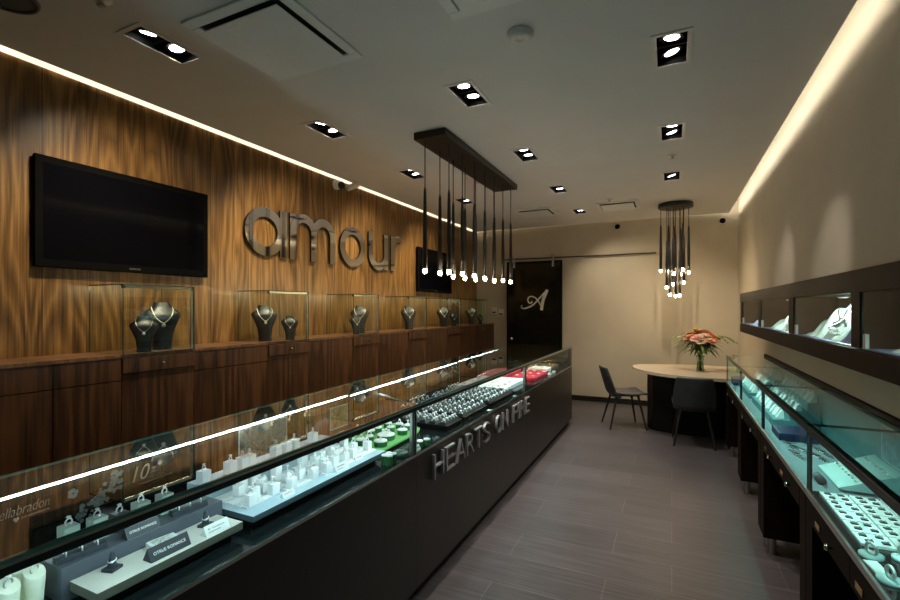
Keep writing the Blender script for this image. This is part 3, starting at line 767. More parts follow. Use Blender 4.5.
# second display: slate riser and pale slab
single(MB().box(-1.605, -1.43, .655, 1.135, ZD + .0005, .872), 'display_riser', M['grey'], 'slate grey riser block carrying mint boxes and ring bars in the near counter', 'display block', (-1.52, .9, ZD), bevel=.002)
t = thing('display_slab', 'pale stone slab in front of the slate riser, holding cone stands and signs', 'display slab', (-1.37, .89, ZD))
MB().box(-1.425, -1.32, .70, 1.08, ZD + .0005, .806).build('foot_block', M['black'], t)
MB().box(-1.4285, -1.302, .672, 1.112,   .806, .832, 0, ms=[1, 0, 1, 1, 1, 1]).build('top_slab', [M['beige'], M['beige_shade']], t, bevel=.0015)
for i, (x, y, m, w) in enumerate([(-1.545, .725, 'mint', 'first'), (-1.53, .790, 'mint', 'second'), (-1.528, .850, 'greyd', 'dark'), (-1.525, .912, 'mint', 'third'), (-1.52, .985, 'mint', 'fourth')]):
    h = .062 if m == 'mint' else .052
    tag(MB().box(-.020, .020, -.020, .020, 0, h).build('ring_box', M[m], None, (x, y, .8725), world=False, bevel=.002),
        ('%s mint green ring box from the left on the slate riser' % w) if m == 'mint' else 'dark slate ring box between the mint boxes on the riser', 'ring box', 'boxes on the slate riser')
    ring(x, y, .8725 + h - .003, .3, 'silver ring on top of the %s box on the slate riser' % (w + (' mint' if m == 'mint' else ' slate')), 'rings on the boxes')
for i, (y, w) in enumerate([(.715, 'left'), (1.03, 'right')]):
    t = thing('ring_bar', 'long dark ring bar at the %s end of the slate riser' % w, 'ring bar', (-1.462, y, .8725), -.12, 'dark ring bars')
    MB().prism([(-.014, 0), (.014, 0), (.012, .014), (.006, .018), (-.006, .018), (-.012, .014)], -.058, .058, 0, T=Matrix(((1, 0, 0, 0), (0, 0, 1, 0), (0, 1, 0, 0), (0, 0, 0, 1)))).build('bar', M['greyd'], t, world=False, bevel=.001)
    for q in range(3):
        ring(-1.462 + .004 * (q - 1), y + .036 * (q - 1), .8725 + .010, PI / 2 - .12, 'ring set in the dark bar at the %s end of the slate riser' % w, 'rings in the %s dark bar' % w)
def tent(x, y, z, ln, h, m, body, mi, label, rz=0., group=None):
    t = thing('tent_card' if m != 'greyd' else 'table_sign', label, 'sign', (x, y, z), rz, group)
    mb = MB(); dp = h * .55
    mb.add([(0, -ln / 2, 0), (0, ln / 2, 0), (-dp, ln / 2, h), (-dp, -ln / 2, h), (-dp * 2, -ln / 2, 0), (-dp * 2, ln / 2, 0)], [(0, 1, 2, 3), (3, 2, 5, 4), (0, 3, 4), (1, 5, 2), (0, 4, 5, 1)])
    mb.build('card', M[m], t, world=False)
    T = frame((.0004, -ln * .40, h * .42), (0, 1, 0), (-dp, 0, h)); T.translation = Vector((-dp * .40 + .0004, -ln * .40, h * .40))
    mb = MB()
    if isinstance(body, str): fit_text(mb, body, T, ln * .80, h * .24, .0006, 0)
    else:
        for j, (bt, wf) in enumerate(body):
            T2 = T.copy(); T2.translation = Vector((-dp * (.55 - .32 * j) + .0004, -ln * .38, h * (.55 - .32 * j))); fit_text(mb, bt, T2, ln * wf, h * .2, .0006, 0)
    mb.build('lettering', M[mi], t, world=False)
    return t
tent(-1.432, .868, .8725, .098, .030, 'greyd', 'OTRUE ROMANCE', 'ink', 'small dark sign with white lettering on the slate riser')
tent(-1.318, .877, .8325, .120, .036, 'greyd', 'OTRUE ROMANCE', 'ink', 'dark sign with white lettering at the front of the pale slab')
tent(-1.309, 1.026, .8325, .085, .030, 'paper', [('A  romance', .7), ('eternity', .5)], 'ice2', 'small white tent card at the right end of the pale slab')
t = thing('photo_block', 'small pale picture block between the two dark signs', 'picture', (-1.398, .905, .8325), -.15)
MB().box(-.030, .030, -.040, .040, 0, .010).build('block', M['paper'], t, world=False, bevel=.001)
MB().box(-.022, .022, -.030, .030, .0102, .0108).build('picture', M['book'], t, world=False)
for y, w in ((.752, 'left'), (1.035, 'right')):
    x = -1.385
    t = thing('ring_cone', 'dark cone ring stand at the %s end of the pale slab' % w, 'ring stand', (x, y, .8325), .3, 'dark cone stands')
    MB().box(-.018, .018, -.018, .018, 0, .009).build('base', M['greyd'], t, world=False, bevel=.002)
    MB().lathe([(.012, .009), (.0095, .02), (.006, .045), (.003, .049), (.0001, .050)], 16).build('cone', M['greyd'], t, world=False)
    mb = MB(); mb.torus((0, 0, 0), .0095, .002, 0, None, 18, 6); mb.gem((.0115, 0, .001), .005, 1)
    o = mb.build('ring', [M['silver'], M['gem']], None, (x, y, .8325 + .026), world=False); o.rotation_euler = (.25, .1, -.5)
    tag(o, 'silver ring slipped over the %s dark cone stand on the pale slab' % w, 'ring', 'rings on the cone stands')

# third display: pale blue tray with white ring blocks
t = thing('display_tray', 'long pale blue tray crowded with white ring blocks in the near counter', 'tray', (-1.5, 1.56, ZD))
MB().box(-1.68, -1.34, 1.18, 1.94, ZD + .0005, .812).build('foot_block', M['black'], t)
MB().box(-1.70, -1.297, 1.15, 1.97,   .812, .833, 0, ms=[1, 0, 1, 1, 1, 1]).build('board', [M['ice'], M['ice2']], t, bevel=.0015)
MB().box(-1.70, -1.60, 1.19, 1.95, .8332, .872).build('back_step', M['ice'], t, bevel=.002)
for y0, y1, x0, x1 in ((1.185, 1.345, -1.55, -1.36), (1.365, 1.53, -1.50, -1.34), (1.57, 1.79, -1.53, -1.33), (1.81, 1.96, -1.57, -1.34)):
    mb = MB()
    for q in range(5): mb.box(x0 + (x1 - x0) * q / 5, x0 + (x1 - x0) * (q + .82) / 5, y0, y1, .8332, .837)
    mb.build('slatted_base', M['acryl'], t)
CB = [(-1.375, 1.205, 0), (-1.484, 1.250, 0), (-1.530, 1.300, 0), (-1.525, 1.350, 0), (-1.415, 1.258, 0), (-1.42, 1.312, 0), (-1.47, 1.335, 0), (-1.378, 1.318, 0), (-1.475, 1.425, 1), (-1.360, 1.392, 0),
      (-1.425, 1.437, 0), (-1.405, 1.488, 0), (-1.36, 1.515, 0), (-1.515, 1.62, 1), (-1.352, 1.592, 0), (-1.46, 1.64, 0), (-1.48, 1.70, 0), (-1.385, 1.675, 0), (-1.43, 1.735, 0), (-1.37, 1.735, 0),
      (-1.40, 1.628, 0), (-1.535, 1.94, 1), (-1.372, 1.800, 0), (-1.43, 1.88, 0), (-1.385, 1.935, 0), (-1.50, 1.79, 0)]
bl = None
for x, y, tall in CB:
    if bl is None or tall:
        h = .072 if tall else .042
        o = MB().box(-.0165, .0165, -.0165, .0165, 0, h).build('ring_block', M['acryl'], None, (x, y, .8375), world=False, bevel=.0015)
        o.rotation_euler = (0, 0, random.uniform(-.12, .12))
        tag(o, 'tall white acrylic block among the ring blocks on the pale blue tray' if tall else 'small white acrylic ring block standing on the pale blue tray', 'ring block', 'tall white blocks on the pale blue tray' if tall else 'small white ring blocks on the pale blue tray')
        if not tall: bl = o
    else: dup(bl, (x, y, .8375), random.uniform(-.15, .15))
    if not tall: ring(x, y, .8375 + .042 - .003, random.uniform(-.5, .9), 'tiny silver ring on a small white block of the pale blue tray', 'rings on the small white blocks')
bk = None
for y in (1.214, 1.334, 1.393, 1.43, 1.576, 1.640, 1.69, 1.819):
    x = -1.635
    if bk is None:
        bk = MB().box(-.019, .019, -.019, .019, 0, .05).build('ring_block', M['acryl'], None, (x, y, .8725), world=False, bevel=.0015)
        tag(bk, 'white ring block on the raised back step of the pale blue tray', 'ring block', 'white blocks on the back step')
    else: dup(bk, (x, y, .8725), .1)
    ring(x, y, .8725 + .047, .4, 'silver ring on a white block of the raised back step', 'rings on the back step blocks')
tent(-1.312, 1.655, .8335, .085, .030, 'paper', [('romance', .6), ('forever', .45)], 'ice2', 'white tent card at the right front of the pale blue tray')
tent(-1.312, 1.335, .8335, .060, .020, 'paper', [('LIMITED', .7)], 'inkr', 'small white tag with red lettering at the front of the pale blue tray')
tent(-1.33, 1.80, .8335, .058, .018, 'paper', [('LIMITED', .7)], 'inkr', 'small white tag with red lettering at the far right of the pale blue tray')
# printed cards standing at the back of the near counter
def card(x, y0, y1, z0, z1, m, label):
    t = thing('picture_card', label, 'picture', (x, (y0 + y1) / 2, z0))
    MB().box(x - .002, x + .002, y0, y1, z0, z1).build('board', M['paper'], t); MB().box(x + .0021, x + .0026, y0 + .004, y1 - .004, z0 + .004, z1 - .004).build('print', M[m], t)
card(-1.88, 1.58, 1.89, ZD + .001, .965, 'print', 'grey abstract print standing at the back of the near counter')
card(-1.935, 2.31, 2.48, ZD + .001, .92, 'print2', 'amber print standing behind the green tray')

# lettering and flower decals on the back doors of the near counter
BX = lambda y: -1.77 - .192 * (y - .08) / 2.44 + .0105
DT = lambda y, z: frame((BX(y), y, z), (BX(y + 1) - BX(y), 1, 0), (0, 0, 1))
d = thing('glass_decal', 'cream script lettering with a small heart on the back glass at the left edge', 'decal', (BX(.73), .73, .91))
mb = MB(); fit_text(mb, 'bellabradon', DT(.655, .915), .145, .030, .0004, 0, .3, -.018); fit_text(mb, 'jewellers', DT(.725, .899), .075, .008, .0004); mb.build('lettering', M['decal'], d)
mb = MB(); T = DT(.712, .903) @ Matrix.Scale(.010, 4)
mb.prism([(.0, -.9), (.75, -.05), (.72, .5), (.36, .7), (0, .35), (-.36, .7), (-.72, .5), (-.75, -.05)], 0, .03, 0, T=T); mb.build('heart', M['decal'], d)
d = thing('glass_decal', 'cream script figure ten with fine print on the back glass of the near counter', 'decal', (BX(1.1), 1.1, .9))
mb = MB(); fit_text(mb, '10', DT(1.068, .890), .068, .056, .0004, 0, .3); fit_text(mb, '%', DT(1.142, .905), .022, .022, .0004, 0, .2)
fit_text(mb, 'celebrating love', DT(1.10, .870), .13, .010, .0004); mb.build('lettering', M['decal'], d)
d = thing('glass_decal', 'spray of pale flowers printed on the back glass of the near counter', 'decal', (BX(.95), .95, .86))
mb = MB(); rnd = random.Random(3); FT = DT(0, 0)
def bloom(cy, cz, r):
    for q in range(6):
        a = 2 * PI * q / 6 + rnd.random()
        c0 = (cy + r * .55 * math.cos(a), cz + r * .55 * math.sin(a))
        mb.prism([(c0[0] + r * .42 * math.cos(b * PI / 4) * (1.2 if b % 2 else 1), c0[1] + r * .42 * math.sin(b * PI / 4)) for b in range(8)], 0, .0003 + .00005 * q, 0, T=FT)
bloom(.870, .925, .018)
for q in range(70):
    f = rnd.random(); bloom(.90 + .125 * f + rnd.uniform(-.02, .02), .83 + .10 * f + rnd.uniform(-.03, .03), rnd.uniform(.005, .010))
mb.build('flowers', M['flowerd'], d)

# ------------------------------------------------------------------ green display
mb = MB(); mb.prism([(-1.372, 2.045), (-1.385, 2.46), (-1.42, 2.54), (-1.50, 2.585), (-1.60, 2.585), (-1.70, 2.53), (-1.75, 2.42), (-1.76, 2.25), (-1.73, 2.045)], ZD + .012, ZD + .022)
mb.box(-1.70, -1.45, 2.10, 2.46, ZD + .0005, ZD + .012)
single(mb, 'display_tray', M['green'], 'bright green crescent tray holding round white-topped ring pucks', 'tray', (-1.55, 2.3, ZD), bevel=.002)
PK = [(-1.605, 2.46, .024), (-1.528, 2.475, .024), (-1.465, 2.47, .024), (-1.535, 2.385, .024), (-1.44, 2.365, .030), (-1.665, 2.40, .024), (-1.68, 2.25, .030), (-1.60, 2.27, .026), (-1.60, 2.34, .026),
      (-1.470, 2.235, .050), (-1.425, 2.115, .036), (-1.535, 2.165, .024), (-1.535, 2.09, .028), (-1.477, 2.06, .022), (-1.645, 2.13, .026), (-1.665, 2.07, .024)]
pk0 = None
for i, (x, y, r) in enumerate(PK):
    t = thing('ring_puck', 'large round white-topped green puck in the middle of the crescent tray' if r > .045 else 'small round white-topped green puck standing on the crescent tray', 'ring stand', (x, y, ZD + .0225), 0, 'green pucks on the crescent tray' if r < .045 else 'large green puck')
    MB().lathe([(r * .95, 0), (r, .004), (r, .026)], 24).build('drum', M['greend'], t, world=False)
    MB().lathe([(r, .026), (r * .98, .031), (r * .9, .033), (.0001, .033)], 24).build('top_pad', M['paper'], t, world=False)
    for q in range(3 if r > .045 else 1):
        ring(x + (.018 * math.cos(q * 2.1) if r > .045 else 0), y + (.018 * math.sin(q * 2.1) if r > .045 else 0), ZD + .0225 + .030, random.uniform(0, 3), 'silver ring on the large green puck' if r > .045 else 'silver ring on one of the small green pucks', 'rings on the large puck' if r > .045 else 'rings on the small pucks')
t = thing('ring_stand', 'dark green cylinder with four white pads in front of the crescent tray', 'ring stand', (-1.262, 1.945, ZD + .0005))
for q, (dx, dy) in enumerate([(-.014, -.018), (-.014, .018), (.014, -.018), (.014, .018)]):
    p = MB().lathe([(.017, 0), (.017, .044)], 18, 0, Matrix.Translation((dx, dy, 0))).build('drum', M['greend'], t, world=False)
    MB().lathe([(.017, .044), (.0165, .049), (.0001, .050)], 18, 0, Matrix.Translation((dx, dy, 0))).build('white_pad', M['paper'], p, world=False)
for q, (x, y) in enumerate([(-1.262, 2.255), (-1.243, 2.305)]):
    t = thing('ring_stand', '%s of the two small white-topped green drums before the black trays' % ('left' if q == 0 else 'right'), 'ring stand', (x, y, ZD + .0005))
    MB().lathe([(.02, 0), (.02, .030)], 18).build('drum', M['greend'], t, world=False); MB().lathe([(.02, .030), (.019, .036), (.0001, .037)], 18).build('white_pad', M['paper'], t, world=False)
single(MB().lathe([(.0001, 0), (.042, 0), (.045, .006), (.040, .020), (.028, .026), (.0001, .028)], 24), 'bottle_green_dome', M['bottle'], 'dark bottle green dome in front of the crescent tray by the post', 'ornament', (-1.275, 2.075, ZD + .0005), world=False)
tent(-1.235, 2.20, ZD + .0005, .045, .028, 'paper', 'ROMANCE', 'inkd', 'white price card by the counter post')

# ------------------------------------------------------------------ black ring trays, white and red pads, far bracelets
TR = [(2.42, 2.83, 'first'), (2.87, 3.31, 'second'), (3.36, 3.98, 'third')]
for y0, y1, w in TR:
    x0, x1 = -1.80, -1.262
    if y0 < 2.6: x0 = -1.62; 
    yy0 = 2.50 if y0 < 2.6 else y0
    if y0 < 2.6: y0 = 2.60
    t = thing('ring_tray', '%s black ring tray from the left in the middle counter' % w, 'tray', ((x0 + x1) / 2, (y0 + y1) / 2, ZD), 0, 'black ring trays')
    MB().box(x0, x1, y0, y1, ZD + .0005, ZD + .035).build('box', M['black'], t, bevel=.002)
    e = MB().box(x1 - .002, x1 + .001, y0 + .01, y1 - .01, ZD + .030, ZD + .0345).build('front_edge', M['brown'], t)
    nx, ny = (5, 5) if w == 'first' else ((7, 6) if w == 'second' else (7, 8))
    for i in range(nx):
        xx = x0 + (x1 - x0) * (i + .5) / nx
        MB().prism([(xx - .024, ZD + .0352), (xx + .024, ZD + .0352), (xx + .016, ZD + .050), (xx - .016, ZD + .050)], y0 + .012, y1 - .012, 0, T=Matrix(((1, 0, 0, 0), (0, 0, 1, 0), (0, 1, 0, 0), (0, 0, 0, 1)))).build('ring_roll', M['vel'], t)
        for j in range(ny):
            yv = y0 + .03 + (y1 - y0 - .06) * j / (ny - 1)
            o = ring(xx, yv + random.uniform(-.006, .006), ZD + .034, PI / 2 + random.uniform(-.5, .5), 'silver gemstone ring seated in the %s black ring tray' % w, 'rings in the %s black tray' % w)
            o.scale = (1.35, 1.35, 1.35)
# loose white cards on the tray fronts
for y, w in ((3.30, 'second'), (3.93, 'third')):
    single(MB().box(-.014, .014, -.02, .02, 0, .004), 'price_card', M['paper'], 'tiny white price card on the deck beside the %s black ring tray' % w, 'card', (-1.237, y - .02, ZD + .0005), world=False)
def pad(x0, x1, y0, y1, z1, m, label, name='display_pad', group=None):
    return single(MB().box(x0, x1, y0, y1, ZD + .0005, z1), name, M[m], label, 'display pad', ((x0 + x1) / 2, (y0 + y1) / 2, ZD), group, bevel=.004)
pad(-1.86, -1.37, 4.03, 4.70, ZD + .04, 'paper', 'wide white display pad with scattered jewels between the black and red pads')
pad(-1.56, -1.30, 4.78, 5.42, ZD + .035, 'red', 'bright red velvet pad at the front of the far counter')
pad(-1.92, -1.60, 4.74, 5.30, ZD + .05, 'red', 'red velvet pad at the back of the far counter')
pad(-1.56, -1.33, 5.44, 5.66, ZD + .05, 'cream', 'cream pad just beyond the red velvet in the far counter')
pad(-1.90, -1.35, 5.70, 6.16, ZD + .03, 'brown', 'brown leather pad at the end of the far counter')
def jewel(x, y, z, r, m, label, group, name='brooch', cat='jewel'):
    mb = MB()
    for q in range(5):
        a = 2 * PI * q / 5; mb.gem((r * .6 * math.cos(a), r * .6 * math.sin(a), r * .4), r * .42, 0)
    mb.gem((0, 0, r * .5), r * .5, 1)
    o = mb.build(name, [M[m], M['gem']], None, (x, y, z), world=False); return tag(o, label, cat, group)
rnd = random.Random(11)
for q in range(14): jewel(-1.80 + .12 * (q % 4) + rnd.uniform(-.02, .02), 4.1 + .15 * (q // 4) + rnd.uniform(-.03, .03), ZD + .0405, .016, ['red', 'greend', 'silver', 'gold'][q % 4], 'little coloured brooch lying on the wide white pad', 'brooches on the white pad')
for q in range(9): jewel(-1.52 + .09 * (q % 3) + rnd.uniform(-.015, .015), 4.88 + .2 * (q // 3), ZD + .0355, .020, 'pearl', 'pearl brooch lying on the front red velvet pad', 'brooches on the front red pad')
for q in range(6): jewel(-1.85 + .1 * (q % 3), 4.84 + .2 * (q // 3), ZD + .0505, .022, 'pearl', 'pearl brooch lying on the back red velvet pad', 'brooches on the back red pad')
for q in range(4): jewel(-1.50 + .10 * (q % 2), 5.5 + .1 * (q // 2), ZD + .0505, .022, 'pearl', 'pale brooch lying on the cream pad', 'brooches on the cream pad')
br = None
for q in range(10):
    x, y = -1.85 + .05 * q, 5.78 + .07 * (q % 5)
    if br is None:
        br = MB().torus((0, 0, .030), .030, .004, 0, None, 22, 6, 'y').build('bangle', M['gold'], None, (x, y, ZD + .031), world=False); tag(br, 'golden bangle standing on the brown leather pad at the far end', 'bangle', 'bangles on the brown pad')
    else: dup(br, (x, y, ZD + .031), .3)
for q, (y, z) in enumerate(((5.30, 0), (5.50, 0))):
    single(MB().box(-.018, .018, -.018, .018, 0, .025), 'price_cube', M['paper'], ['small white cube on the deck before the red pad', 'small white cube on the deck before the cream pad'][q], 'card', (-1.262, y, ZD + .0005), world=False, bevel=.002)

# ================================================================== showcases along the right wall
RZ, RT = .77, 1.055
RU = [(.30, 1.355), (1.36, 2.457), (2.463, 3.577), (3.583, 4.637), (4.643, 5.72)]
RL = ['glass table showcase beside the camera at the right, mostly outside the photo', 'nearest glass table showcase on the right, with white earring panels', 'second glass table showcase on the right, with a navy pad and watches',
      'third glass table showcase on the right, with stepped mint displays', 'farthest glass table showcase on the right, ending at the cream table']
def showcase(k):
    y0, y1 = RU[k]; xf, xb = .52, XR - .004
    t = thing('table_showcase', RL[k], 'display counter', (.7, (y0 + y1) / 2, 0), 0, 'glass table showcases on the right')
    MB().box(xf + .012, xb, y0, y1, .655, .752).build('carcass', M['lamdk'], t)
    MB().box(xf, xb, y0, y1, .752, RZ).build('deck', M['deck2'] if k > 1 else M['deck'], t)
    MB().box(xf - .003, xf + .006, y0, y1, .752, RZ + .004).build('deck_trim', M['alu'], t)
    n = 2
    for q in range(n):
        a = y0 + .10 + (y1 - y0 - .2) * q / n; b = y0 + .10 + (y1 - y0 - .2) * (q + 1) / n
        d = MB().box(xf - .002, xf + .012, a + .002, b - .002, .657, .750).build('drawer', M['lam2'], t, bevel=.001)
        T = Matrix.Translation((xf - .002, a + (b - a) * .38, .695)) @ Matrix.Rotation(-PI / 2, 4, 'Y')
        MB().lathe([(.004, 0), (.004, .012), (.012, .015), (.013, .021), (.008, .026), (.0001, .027)], 14, 0, T).build('knob', M['chrome'], d, label='round chrome knob')
        MB().box(xf - .006, xf - .002, a + (b - a) * .80 - .03, a + (b - a) * .80 + .03, .680, .704).build('label_holder', M['gold'], d, bevel=.001, label='small brass label holder')
    for a, b in ((y0, y0 + .10), (y1 - .10, y1)):
        p = MB().box(xf - .001, xb - .02, a, b, .11, .6545).build('leg_panel', M['lam2'], t, bevel=.001)
        MB().box(xf - .001, xf + .0115, a, b, .655, .7515).build('fascia_end', M['lam2'], p)
        MB().lathe([(.018, 0), (.018, .11)], 16, 0, Matrix.Translation((xf + .055, (a + b) / 2, 0))).build('metal_foot', M['steel'], p)
        MB().lathe([(.018, 0), (.018, .11)], 16, 0, Matrix.Translation((xb - .07, (a + b) / 2, 0))).build('metal_foot', M['steel'], p)
    MG = [M['glass_r'], M['gedge_d']]
    MB().box(xf + .004, xf + .010, y0 + .002, y1 - .002, RZ + .0005, RT - .0345, 0, ms=[1, 1, 1, 1, 0, 0]).build('front_pane', [M['glass_rf'], M['gedge_d']], t)
    MB().box(xf, xb, y0, y1, RT - .008, RT, 0, ms=[0, 0, 1, 1, 1, 1]).build('top_pane', MG, t)
    r = MB().box(xf + .001, xf + .030, y0, y1, RT - .022, RT - .0085).box(xf + .001, xf + .0045, y0, y1, RT - .034, RT - .022).build('front_rail', M['rail'], t, bevel=.001)  # lower lip added to block strip light from reaching the aisle floor
    MB().box(xf + .0075, xf + .0135, y0 + .02, y1 - .02, RT - .026, RT - .0222, 0, ms=[0, 1, 1, 1, 0, 1]).build('led_strip', [M['led_r'], M['rail']], r, label='glowing teal light strip')
    MB().box(xb - .020, xb, y0, y1, RZ, RT - .0085).build('back_frame', M['teald'], t)
    MB().box(xb - .020, xb + .002, y0, y1, RT + .0005, RT + .022).build('back_rail', M['lam2'], t)
    for yy in (y0 + .002, y1 - .007):
        MB().box(xf + .0105, xf + .020, yy, yy + .005, RZ, RT - .0225).build('corner_post', M['black'], t)
    if k in (0, 4):
        yy = y0 if k == 0 else y1 - .006
        MB().box(xf + .030, xb - .021, yy, yy + .006, RZ + .0005, RT - .0085, 0, ms=[1, 1, 0, 0, 1, 1]).build('end_pane', MG, t)
for k in range(5): showcase(k)

# nearest showcase: white earring panels in a grid
studs = None
for i in range(3):
    for j in range(5):
        x0 = .560 + .098 * i; y0 = 1.955 + .097 * j
        big = MB().box(x0, x0 + .092, y0, y0 + .091, RZ + .0005, RZ + .010)
        tag(big.build('earring_panel', M['acryl'], None, (x0 + .046, y0 + .045, RZ), bevel=.001), 'white earring panel in the grid at the near end of the right showcases', 'display panel', 'white earring panels')
        for q in range(4):
            x, y = x0 + .024 + .044 * (q % 2) + rnd.uniform(-.004, .004), y0 + .024 + .043 * (q // 2)
            if studs is None:
                mb = MB(); mb.box(-.010, .010, -.008, .008, 0, .003, 0); mb.ball((-.004, 0, .006), .004, 1, 8); mb.ball((.005, 0, .006), .004, 1, 8)
                studs = tag(mb.build('stud_earrings', [M['greyd'], M['silver']], None, (x, y, RZ + .0105), world=False), 'pair of stud earrings on a dark tab on the white earring panels', 'earrings', 'stud earrings on the white panels')
            else: dup(studs, (x, y, RZ + .0105), rnd.uniform(-.2, .2))
dk = None
for x, y in ((.565, 1.885), (.650, 1.90), (.735, 1.885), (.562, 1.735), (.618, 1.70), (.70, 1.74)):
    if dk is None:
        dk = thing('bangle_disc', 'round pale disc with a polished silver cuff at the near end of the right showcase', 'bangle', (x, y, RZ + .0005), .5, 'silver cuffs on pale discs')
        MB().lathe([(.031, 0), (.032, .003), (.032, .008), (.0001, .009)], 26).build('disc', M['teal'], dk, world=False)
        MB().torus((0, 0, .026), .017, .005, 0, None, 20, 8, 'x').build('cuff', M['silver'], dk, world=False)
    else: dup(dk, (x, y, RZ + .0005), rnd.uniform(.2, .8))
t = thing('price_card', 'white card lying at the front edge of the nearest right showcase', 'card', (.50 + .06, 1.80, RZ + .0005), .1)
MB().box(-.026, .010, -.042, .042, .0, .006).build('card', M['paper'], t, world=False)
# slanted stud boards at the back of the nearest two showcases
def slant(y0, y1, x0, label, n, rows, grp):
    t = thing('slanted_board', label, 'display board', ((x0 + .85) / 2, (y0 + y1) / 2, RZ + .0005))
    h = .10; x1 = .85
    MB().prism([(x0, RZ + .0105), (x0, RZ + .018), (x1, RZ + h), (x1, RZ + .0105)], y0, y1, 0, T=Matrix(((1, 0, 0, 0), (0, 0, 1, 0), (0, 1, 0, 0), (0, 0, 0, 1)))).build('board', M['teal'], t)
    global RP
    for r_ in range(rows):
        f = (r_ + .6) / rows; xx = x0 + (x1 - x0) * f; zz = RZ + .018 + (h - .018) * f
        for q in range(n):
            yy = y0 + .03 + (y1 - y0 - .06) * q / (n - 1)
            o = tag(PE.copy() if PE else None, label.replace('slanted', 'pearl stud on the slanted').split(' with')[0], 'earrings', grp); COL.objects.link(o); o.location = (xx, yy, zz + .005)
mb = MB(); mb.ball((0, 0, 0), .0055, 0, 8); PE = mb.build('pearl_stud', M['pearl'], None, (0, 0, 0), world=False)
COL.objects.unlink(PE)
slant(2.49, 2.80, .64, 'slanted teal board in the second right showcase with rows of pearl studs', 7, 2, 'pearl studs, second showcase')
slant(1.42, 1.66, .70, 'slanted teal board in the nearest right showcase with rows of pearl studs', 9, 2, 'pearl studs, nearest showcase')
MB_ = MB().lathe([(.0001, 0), (.018, 0), (.018, .07), (.0001, .07)], 18, 0, Matrix.Rotation(PI / 2, 4, 'X'))
o = single(MB_, 'bangle_roll', M['greyd'], 'dark roll lying near the glass in the second right showcase', 'display roll', (.595, 2.62, RZ + .0185), world=False)
t = thing('picture_card', 'blue print standing at the back of the right showcases by the first joint', 'picture', (.845, 2.62, RZ))
MB().box(.850, .855, 2.47 + .01, 2.72, RZ + .105, 1.03).build('board', M['paper'], t); MB().box(.8485, .8499, 2.49, 2.71, RZ + .11, 1.02).build('print', M['printb'], t)
MB().box(.851, .855, 2.50, 2.70, RZ + .0005, RZ + .105).build('stand', M['teald'], t)
# second showcase: navy pad, watches
single(MB().box(.57, .76, 3.30, 3.53, RZ + .0005, RZ + .045), 'display_pad', M['navy'], 'navy velvet pad in the second right showcase', 'display pad', (.66, 3.41, RZ), bevel=.004)
def bracelet(x, y, z, rz, label):
    t = thing('watch', label, 'watch', (x, y, z), rz, None)
    MB().lathe([(.0001, 0), (.018, 0), (.019, .004), (.016, .008), (.0001, .008)], 20).build('case', M['silver'], t, world=False)
    MB().lathe([(.0001, .0082), (.014, .0082)], 20).build('dial', M['navy'], t, world=False)
    for s in (-1, 1):
        mb = MB()
        for q in range(7): mb.box(-.009, .009, s * (.021 + .012 * q) - .005, s * (.021 + .012 * q) + .005, .0005, .006, q % 2)
        mb.build('strap', [M['silver'], M['black']], t, world=False)
for i, (x, y, rz) in enumerate([(.60, 3.02, .15), (.645, 3.12, .2), (.69, 3.02, .2), (.735, 3.12, .15), (.60, 3.22, .2)]):
    bracelet(x, y, RZ + .0005, rz, '%s silver and black watch before the navy pad, counting from the near glass' % ['first', 'second', 'third', 'fourth', 'fifth'][i])
# stepped displays
def steps(y0, y1, which, n):
    t = thing('stepped_riser', 'three-tier pale teal stepped riser in the %s right showcase' % which, 'display block', (.74, (y0 + y1) / 2, RZ))
    for q, (a, h) in enumerate(((.60, .05), (.69, .11), (.78, .17))):
        MB().box(a, .85, y0, y1, RZ + .0005 if q == 0 else RZ + (.05, .11)[q - 1] + .0003, RZ + h)  .build('tier', M['teald'], t, bevel=.002)
    b0 = None
    for q, (a, h) in enumerate(((.645, .05), (.735, .11), (.815, .17))):
        for j in range(n):
            y = y0 + .06 + (y1 - y0 - .12) * j / (n - 1) + rnd.uniform(-.015, .015)
            if b0 is None:
                b0 = thing('jewel_stand', 'small mint stand with a jewel on the tiers of the %s right showcase' % which, 'jewellery stand', (a, y, RZ + h + .0005), 0, 'mint stands, %s showcase' % which)
                MB().prism([(-.022, 0), (.022, 0), (.022, .05), (.010, .055)], -.020, .020, 0, T=Matrix(((1, 0, 0, 0), (0, 0, 1, 0), (0, 1, 0, 0), (0, 0, 0, 1)))).build('stand', M['acryl'], b0, world=False, bevel=.002)
                mb = MB(); mb.torus((.005, 0, .066), .010, .0025, 0, None, 14, 6, 'x'); mb.gem((.005, 0, .079), .006, 1); mb.build('jewel', [M['silver'], M['gem']], b0, world=False)
            else: dup(b0, (a, y, RZ + h + .0005), rnd.uniform(-.4, .4))
steps(3.66, 4.56, 'third', 8)
steps(4.72, 5.40, 'farthest', 6)
single(MB().box(.56, .84, 5.45, 5.66, RZ + .0005, RZ + .07), 'display_pad', M['navy'], 'dark blue block at the table end of the farthest right showcase', 'display pad', (.7, 5.55, RZ), bevel=.004)

